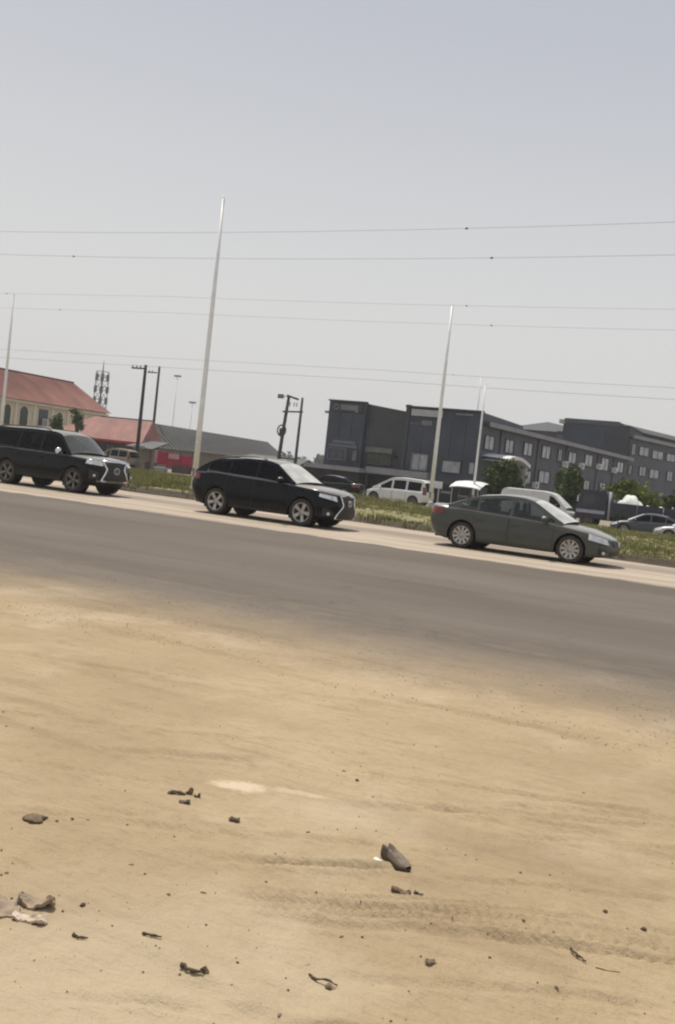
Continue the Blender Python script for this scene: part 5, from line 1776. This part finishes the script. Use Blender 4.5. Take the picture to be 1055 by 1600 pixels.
def shoe():
    x, y = -1.385, 3.665
    t = thing('shoe', 'worn dark brown and grey shoe lying on its side on the sand', 'shoe', seat_on(x, y), math.atan2(-0.12, 0.18))
    t.scale = (0.66, 0.66, 0.7)
    # sole: outline of a foot, tilted; upper: a lofted shell with an open mouth
    n = 26
    L = [(-0.135, 0.028), (-0.12, 0.038), (-0.07, 0.038), (-0.02, 0.032), (0.04, 0.04), (0.09, 0.044), (0.125, 0.036), (0.145, 0.012)]
    xs = [p[0] for p in L]
    so = MB()
    up, dn = [], []
    for i in range(n + 1):
        xx = xs[0] + (xs[-1] - xs[0]) * i / n
        w_ = float(np.interp(xx, xs, [p[1] for p in L]))
        hgt = 0.02 + 0.012 * smooth01((-xx - 0.03) / 0.06)
        up.append([(xx, -w_, hgt), (xx, w_, hgt)])
        dn.append([(xx, -w_ * 0.95, 0), (xx, w_ * 0.95, 0)])
    so.grid(up, 0, False)
    so.grid(dn, 0, False, True)
    for k in (0, 1):
        so.grid([[dn[i][k], up[i][k]] for i in range(n + 1)], 0, True, k == 0)
    so.poly([dn[0][0], dn[0][1], up[0][1], up[0][0]])
    so.poly([dn[-1][1], dn[-1][0], up[-1][0], up[-1][1]])
    so.build('sole', 'shoe_brown', t)
    u = MB()
    rows = []
    for i in range(15):
        xx = -0.125 + 0.265 * i / 14
        w_ = float(np.interp(xx, xs, [p[1] for p in L])) * 0.93
        hh = float(np.interp(xx, [-0.125, -0.09, -0.03, 0.03, 0.09, 0.14], [0.085, 0.088, 0.08, 0.07, 0.05, 0.032]))
        mouth = xx < 0.025
        pts = []
        for j in range(13):
            a = math.pi * j / 12
            c, s_ = math.cos(a), math.sin(a)
            zz = 0.02 + (hh - 0.02) * (s_ ** 0.7 if s_ > 0 else 0)
            yy = w_ * c
            if mouth and abs(c) < 0.55:
                zz = 0.04
                yy = w_ * c
            pts.append((xx, yy, zz))
        rows.append(pts)
    u.grid(rows, lambda i, j: 1 if 4 <= j <= 7 and i < 8 else (0 if i > 3 else 2), True)
    u.build('upper', ['shoe_grey', 'cabin_dark', 'shoe_brown'], t)
    return t


shoe()


LITTER = 0.62


def scrap(name, label, cat, x, y, d, m, seed, rotz=0.0, curl=0.5, group=None):
    """a crumpled flat piece with real thickness"""
    rg_ = np.random.default_rng(seed)
    ph = rg_.random(6) * 6
    d = tuple(q * LITTER for q in d)
    n, k = 20, 14
    top, bot = [], []
    for i in range(n + 1):
        u_ = -1 + 2 * i / n
        r1, r2 = [], []
        for j in range(k + 1):
            v_ = -1 + 2 * j / k
            ed = 1 - 0.22 * math.sin(3 * u_ + ph[3]) * abs(v_) - 0.35 * abs(u_) ** 3 * abs(v_) - 0.08 * math.sin(17 * u_ + ph[1])
            z = d[2] * (0.35 + curl * (0.4 * math.sin(2.6 * u_ + ph[0]) + 0.35 * math.sin(3.3 * v_ + 2 * u_ + ph[1]) + 0.3 * abs(v_) ** 2 + 0.13 * math.sin(9 * u_ + 5 * v_ + ph[2]) + 0.1 * math.sin(13 * v_ - 7 * u_ + ph[4]) + 0.07 * math.sin(23 * u_ + 11 * v_ + ph[5])))
            r1.append((u_ * d[0] / 2 * (1 - 0.15 * v_ * v_), v_ * d[1] / 2 * ed, max(0.002, z)))
            r2.append((r1[-1][0], r1[-1][1], max(-0.006, r1[-1][2] - max(0.004, d[2] * 0.3))))
        top.append(r1)
        bot.append(r2)
    b = MB()
    b.grid(top, 0, True, True)
    b.grid(bot, 0, True)
    for a_, c_ in ((0, 1), (n, -1)):
        b.grid([top[a_], bot[a_]], 0, False, c_ < 0)
    b.grid([[r_[0] for r_ in top], [r_[0] for r_ in bot]], 0, False, True)
    b.grid([[r_[-1] for r_ in top], [r_[-1] for r_ in bot]], 0, False)
    return tag(b.build(name, m, None, seat_on(x, y), rotz), label, cat, group)


scrap('paper_scrap', 'small bright white paper scrap tucked against the worn shoe', 'paper', -1.45, 3.625, (0.06, 0.04, 0.014), 'paper', 1, 0.3)
scrap('leather_scrap', 'long dark curled scrap on the left sand, upper of a pair', 'scrap', -2.52, 3.70, (0.14, 0.035, 0.03), 'stone_dark', 2, 0.55, 0.9)
scrap('leather_scrap', 'short dark curled scrap standing up behind the long one', 'scrap', -2.485, 3.755, (0.06, 0.04, 0.05), 'clod', 3, 1.2, 0.9)
scrap('leather_scrap', 'rounded dark lump just below the long curled scrap', 'scrap', -2.42, 3.625, (0.085, 0.05, 0.035), 'stone_dark', 4, 0.4, 0.3)
scrap('leather_scrap', 'small bent dark scrap right of the long curled one', 'scrap', -2.43, 3.74, (0.05, 0.022, 0.03), 'clod', 21, 0.9, 0.8)
scrap('earth_clod', 'dark brown clod on the sand right of the curled scraps', 'clod', -2.14, 3.61, (0.08, 0.05, 0.04), 'stone_dark', 5, 0.2, 0.4)
scrap('paper_strip', 'crumpled pale brown packet lying below the worn shoe', 'packet', -1.26, 3.43, (0.13, 0.05, 0.025), 'clod', 6, 0.15, 0.8)
scrap('paper_strip', 'small dark packet piece at the right of the crumpled pale one', 'packet', -1.2, 3.46, (0.06, 0.025, 0.02), 'stone_dark', 7, 0.35, 0.6)
scrap('plastic_bag', 'dirty grey-brown plastic bag half buried at the left edge', 'bag', -2.36, 2.36, (0.46, 0.24, 0.08), 'rag', 8, 0.5, 0.9)
scrap('plastic_bag', 'torn brown rag heaped behind the pale wrapper', 'rag', -2.23, 2.5, (0.22, 0.1, 0.06), 'rag', 9, 0.3, 0.6)
scrap('paper_scrap', 'white bent paper strip sticking out of the dirty bag', 'paper', -2.27, 2.44, (0.05, 0.016, 0.05), 'paper', 10, 1.9, 0.9)


def lump(name, label, cat, x, y, d, m, seed, group=None, sink=0.3):
    rd = random.Random(seed)
    b = MB()
    big_ = d[0] > 0.06
    b.ball((0, 0, d[2] * (0.5 - sink)), (d[0] / 2, d[1] / 2, d[2] / 2), 16 if big_ else 9, 9 if big_ else 6, 0, 0.3 if big_ else 0.22, rd)
    return tag(b.build(name, m, None, seat_on(x, y), rd.uniform(0, 3)), label, cat, group)


lump('dung_pat', 'round dark brown crumbly pat on the sand near the left edge', 'clod', -2.75, 3.03, (0.085, 0.085, 0.02), 'clod', 31)
for i, q in enumerate(('nearest crumb at the right of the dark crumbly pat', 'middle crumb of three right of the dark crumbly pat', 'farthest crumb of three right of the dark crumbly pat')):
    lump('earth_crumb', q, 'crumb', -2.68 + 0.04 * i, 3.08 + 0.05 * i, (0.016, 0.014, 0.01), 'clod', 40 + i, 'crumbs beside the dark pat')


scrap('plastic_wrapper', 'pale crumpled plastic wrapper lying along the edge of the dirty bag', 'wrapper', -2.17, 2.41, (0.2, 0.075, 0.045), 'wrapper', 77, 0.25, 0.5)
scrap('plastic_wrapper', 'torn tan wrapper just above the dirty bag at the left edge', 'wrapper', -2.45, 2.47, (0.12, 0.07, 0.04), 'clod', 78, 0.6, 0.6)


def twig(label, pts, r, cat='twig', m='twig'):
    x0, y0 = pts[0][0], pts[0][1]
    b = MB()
    P = [(p[0] - x0, p[1] - y0, sz(p[0], p[1]) - sz(x0, y0) + (p[2] if len(p) > 2 else r)) for p in pts]
    Q = []
    for i in range(len(P) - 1):                       # knobbly, slightly crooked
        for k in range(4):
            t_ = k / 4
            wob = 0.35 * r * math.sin(9 * (i + t_) + 40 * x0)
            Q.append((P[i][0] + (P[i + 1][0] - P[i][0]) * t_ + wob, P[i][1] + (P[i + 1][1] - P[i][1]) * t_ + wob, P[i][2] + (P[i + 1][2] - P[i][2]) * t_))
    Q.append(P[-1])
    b.tube(Q, [r * 0.75 * (1 - 0.45 * i / len(Q) + 0.22 * math.sin(5 * i + x0 * 30)) for i in range(len(Q))], 7)
    return tag(b.build('twig', m, None, seat_on(x0, y0)), label, cat, 'twigs lying on the sand')


twig('short curved dark twig just below the pale wrapper', [(-2.0, 2.43), (-1.975, 2.425), (-1.945, 2.44)], 0.007)
twig('short straight dark twig on the bright lower left sand', [(-1.83, 2.575), (-1.8, 2.585), (-1.77, 2.6)], 0.007)
twig('dark forked twig near the bottom of the sand left of centre', [(-1.605, 2.485), (-1.57, 2.475), (-1.525, 2.485)], 0.009)
twig('thin bent pale twig near the bottom centre', [(-1.27, 2.71), (-1.24, 2.69), (-1.2, 2.69, 0.02), (-1.165, 2.7)], 0.006)
twig('straight brown stick pointing down to the right on the right sand', [(-0.6, 3.4, 0.012), (-0.57, 3.375, 0.012), (-0.535, 3.36)], 0.007)
twig('thin straw trailing right of the brown stick', [(-0.5, 3.35), (-0.46, 3.355), (-0.42, 3.37)], 0.002)
scrap('leaf', 'dry curled leaf beside the thin bent pale twig', 'leaf', -1.18, 2.68, (0.055, 0.03, 0.02), 'rag', 60, 0.4, 1.0)
scrap('leaf', 'dry brown leaf at the tip of the dark forked twig', 'leaf', -1.53, 2.5, (0.05, 0.025, 0.018), 'clod', 61, 0.2, 1.0)
scrap('leaf', 'pale dry leaf on the sand right of the bottom centre', 'leaf', -0.98, 3.03, (0.07, 0.04, 0.022), 'rag', 62, 1.2, 1.0)

STONES = [
    (-4.06, 4.12, 0, 'pebble at the left edge, highest of three in a slanting line'), (-3.84, 3.93, 0, 'pebble at the left edge, middle of three in a slanting line'),
    (-3.7, 3.98, 0, 'pebble at the left edge, right end of a slanting line of three'), (-2.46, 3.27, 0, 'pebble alone between the crumbly pat and the brown clod'),
    (-2.85, 2.87, 0, 'tan pebble below the crumbly pat at the left edge'), (-2.19, 2.96, 0, 'pebble above the pebble pair, left of the sand ridge'),
    (-2.1, 2.93, 0, 'pebble just below another one, left of the sand ridge'), (-1.93, 2.85, 0, 'pebble left of the long tyre ruts, lower of two'),
    (-1.84, 2.94, 0, 'pebble left of the long tyre ruts, upper of two'), (-1.71, 3.17, 0, 'pebble at the left start of the long tyre ruts'),
    (-2.11, 2.6, 1, 'large dark pebble right of the pale wrapper'), (-2.11, 4.65, 1, 'large dark pebble above the pale sand patches'),
    (-1.97, 4.52, 1, 'flat dark pebble just below the large one by the pale sand patches'), (-1.81, 4.37, 0, 'small pebble right of the pale sand patches'),
    (-0.96, 5.26, 0, 'lone pebble high on the right half of the sand'), (-0.94, 3.97, 0, 'left pebble of the two right of the shoe'),
    (-0.83, 4.03, 0, 'right pebble of the two right of the shoe'), (-0.56, 3.82, 1, 'large dark pebble near the right edge, left of a pair'),
    (-0.41, 3.79, 1, 'large dark pebble nearest the right edge'), (-0.58, 3.12, 0, 'pebble in the lower right corner of the sand'),
    (-1.3, 3.0, 0, 'left tan pebble of the close pair below the crumpled packet'), (-1.24, 3.04, 0, 'right pebble of the close pair below the crumpled packet'),
    (-0.8, 3.51, 0, 'pebble among the right-hand tyre ruts'), (-1.23, 2.45, 0, 'pebble at the bottom edge left of centre'),
    (-1.49, 2.63, 0, 'pebble between the forked twig and the bent pale twig'), (-2.48, 2.61, 0, 'pebble above the dirty bag at the left edge'),
    (-1.82, 3.71, 0, 'small pebble left of the shoe'), (-0.82, 3.17, 0, 'pebble below the straight brown stick')]
for i, (x, y, big, lab) in enumerate(STONES):
    lump('pebble', lab, 'pebble', x, y, ((0.023, 0.018, 0.014) if big else (0.011 + 0.005 * (i % 3), 0.010, 0.007)),
         'stone_dark' if big or i % 3 == 0 else 'stone_tan', 70 + i, 'pebbles scattered on the sand')


def grit():
    n = 1300
    y = 1.9 + 6.0 * RNG.random(n) ** 1.3
    x = -1.2 * y + RNG.random(n) * 1.2 * y + 0.2
    clump = fbm(x * 1.2, y * 1.2, 3)
    k = clump > -0.12
    x, y = x[k], y[k]
    z = sand_height(x, y)
    r = 0.0025 + 0.0055 * RNG.random(len(x)) ** 3
    base = np.array([(1, 0, 0), (-0.5, 0.87, 0), (-0.5, -0.87, 0), (0.1, 0.1, 1.1)])
    F0 = np.array([(0, 1, 3), (1, 2, 3), (2, 0, 3)])
    a = RNG.random(len(x)) * 6.28
    c, s_ = np.cos(a), np.sin(a)
    V = base[None] * r[:, None, None]
    V = np.stack([V[..., 0] * c[:, None] - V[..., 1] * s_[:, None] + x[:, None], V[..., 0] * s_[:, None] + V[..., 1] * c[:, None] + y[:, None], V[..., 2] + z[:, None] - 0.001], -1)
    F = F0[None] + 4 * np.arange(len(x))[:, None, None]
    tag(raw_mesh('grit', V.reshape(-1, 3), F.reshape(-1, 3), ['stone_tan', 'stone_dark'], np.repeat((RNG.random(len(x)) < 0.4).astype(int), 3)), kind='stuff')


grit()


def gravel():
    n = 9000
    y = 6.3 + 3.6 * RNG.random(n)
    x = -1.0 * y - 1 + RNG.random(n) * (1.05 * y + 2)
    k = (fbm(x * 0.9, y * 2.2, 4) + 0.05 + 0.25 * smooth01((x + 3.5) / 3)) > 0.1
    x, y = x[k], y[k]
    z = np.maximum(sand_height(x, y), 0.0)
    r = 0.003 + 0.008 * RNG.random(len(x)) ** 3
    base = np.array([(1, 0, 0), (-0.5, 0.87, 0), (-0.5, -0.87, 0), (0.1, 0.1, 0.8)])
    F0 = np.array([(0, 1, 3), (1, 2, 3), (2, 0, 3)])
    a = RNG.random(len(x)) * 6.28
    c, s_ = np.cos(a), np.sin(a)
    V = base[None] * r[:, None, None]
    V = np.stack([V[..., 0] * c[:, None] - V[..., 1] * s_[:, None] + x[:, None], V[..., 0] * s_[:, None] + V[..., 1] * c[:, None] + y[:, None], V[..., 2] + z[:, None] - 0.001], -1)
    F = F0[None] + 4 * np.arange(len(x))[:, None, None]
    tag(raw_mesh('gravel', V.reshape(-1, 3), F.reshape(-1, 3), ['gravel_grey', 'stone_tan'], np.repeat((RNG.random(len(x)) < 0.4).astype(int), 3)), kind='stuff')


M['gravel_grey'] = mat('gravel_grey', (0.12, 0.105, 0.09), 0.9, var=0.35, scale=30)
gravel()


# ------------------------------------------------------------------ dry-season haze
hz = MB()
hz.box((-150, 130, 16.0), (1100, 700, 40.0))
hm, hn, hl, hb = new_mat('haze')
hn.remove(hb)
hv = hn.new('ShaderNodeVolumePrincipled')
hv.inputs['Color'].default_value = (0.92, 0.93, 0.95, 1)
hv.inputs['Density'].default_value = 0.0005
hl.new(hv.outputs[0], hn['Material Output'].inputs['Volume'])
M['haze'] = hm
tag(hz.build('haze', 'haze'), kind='stuff')
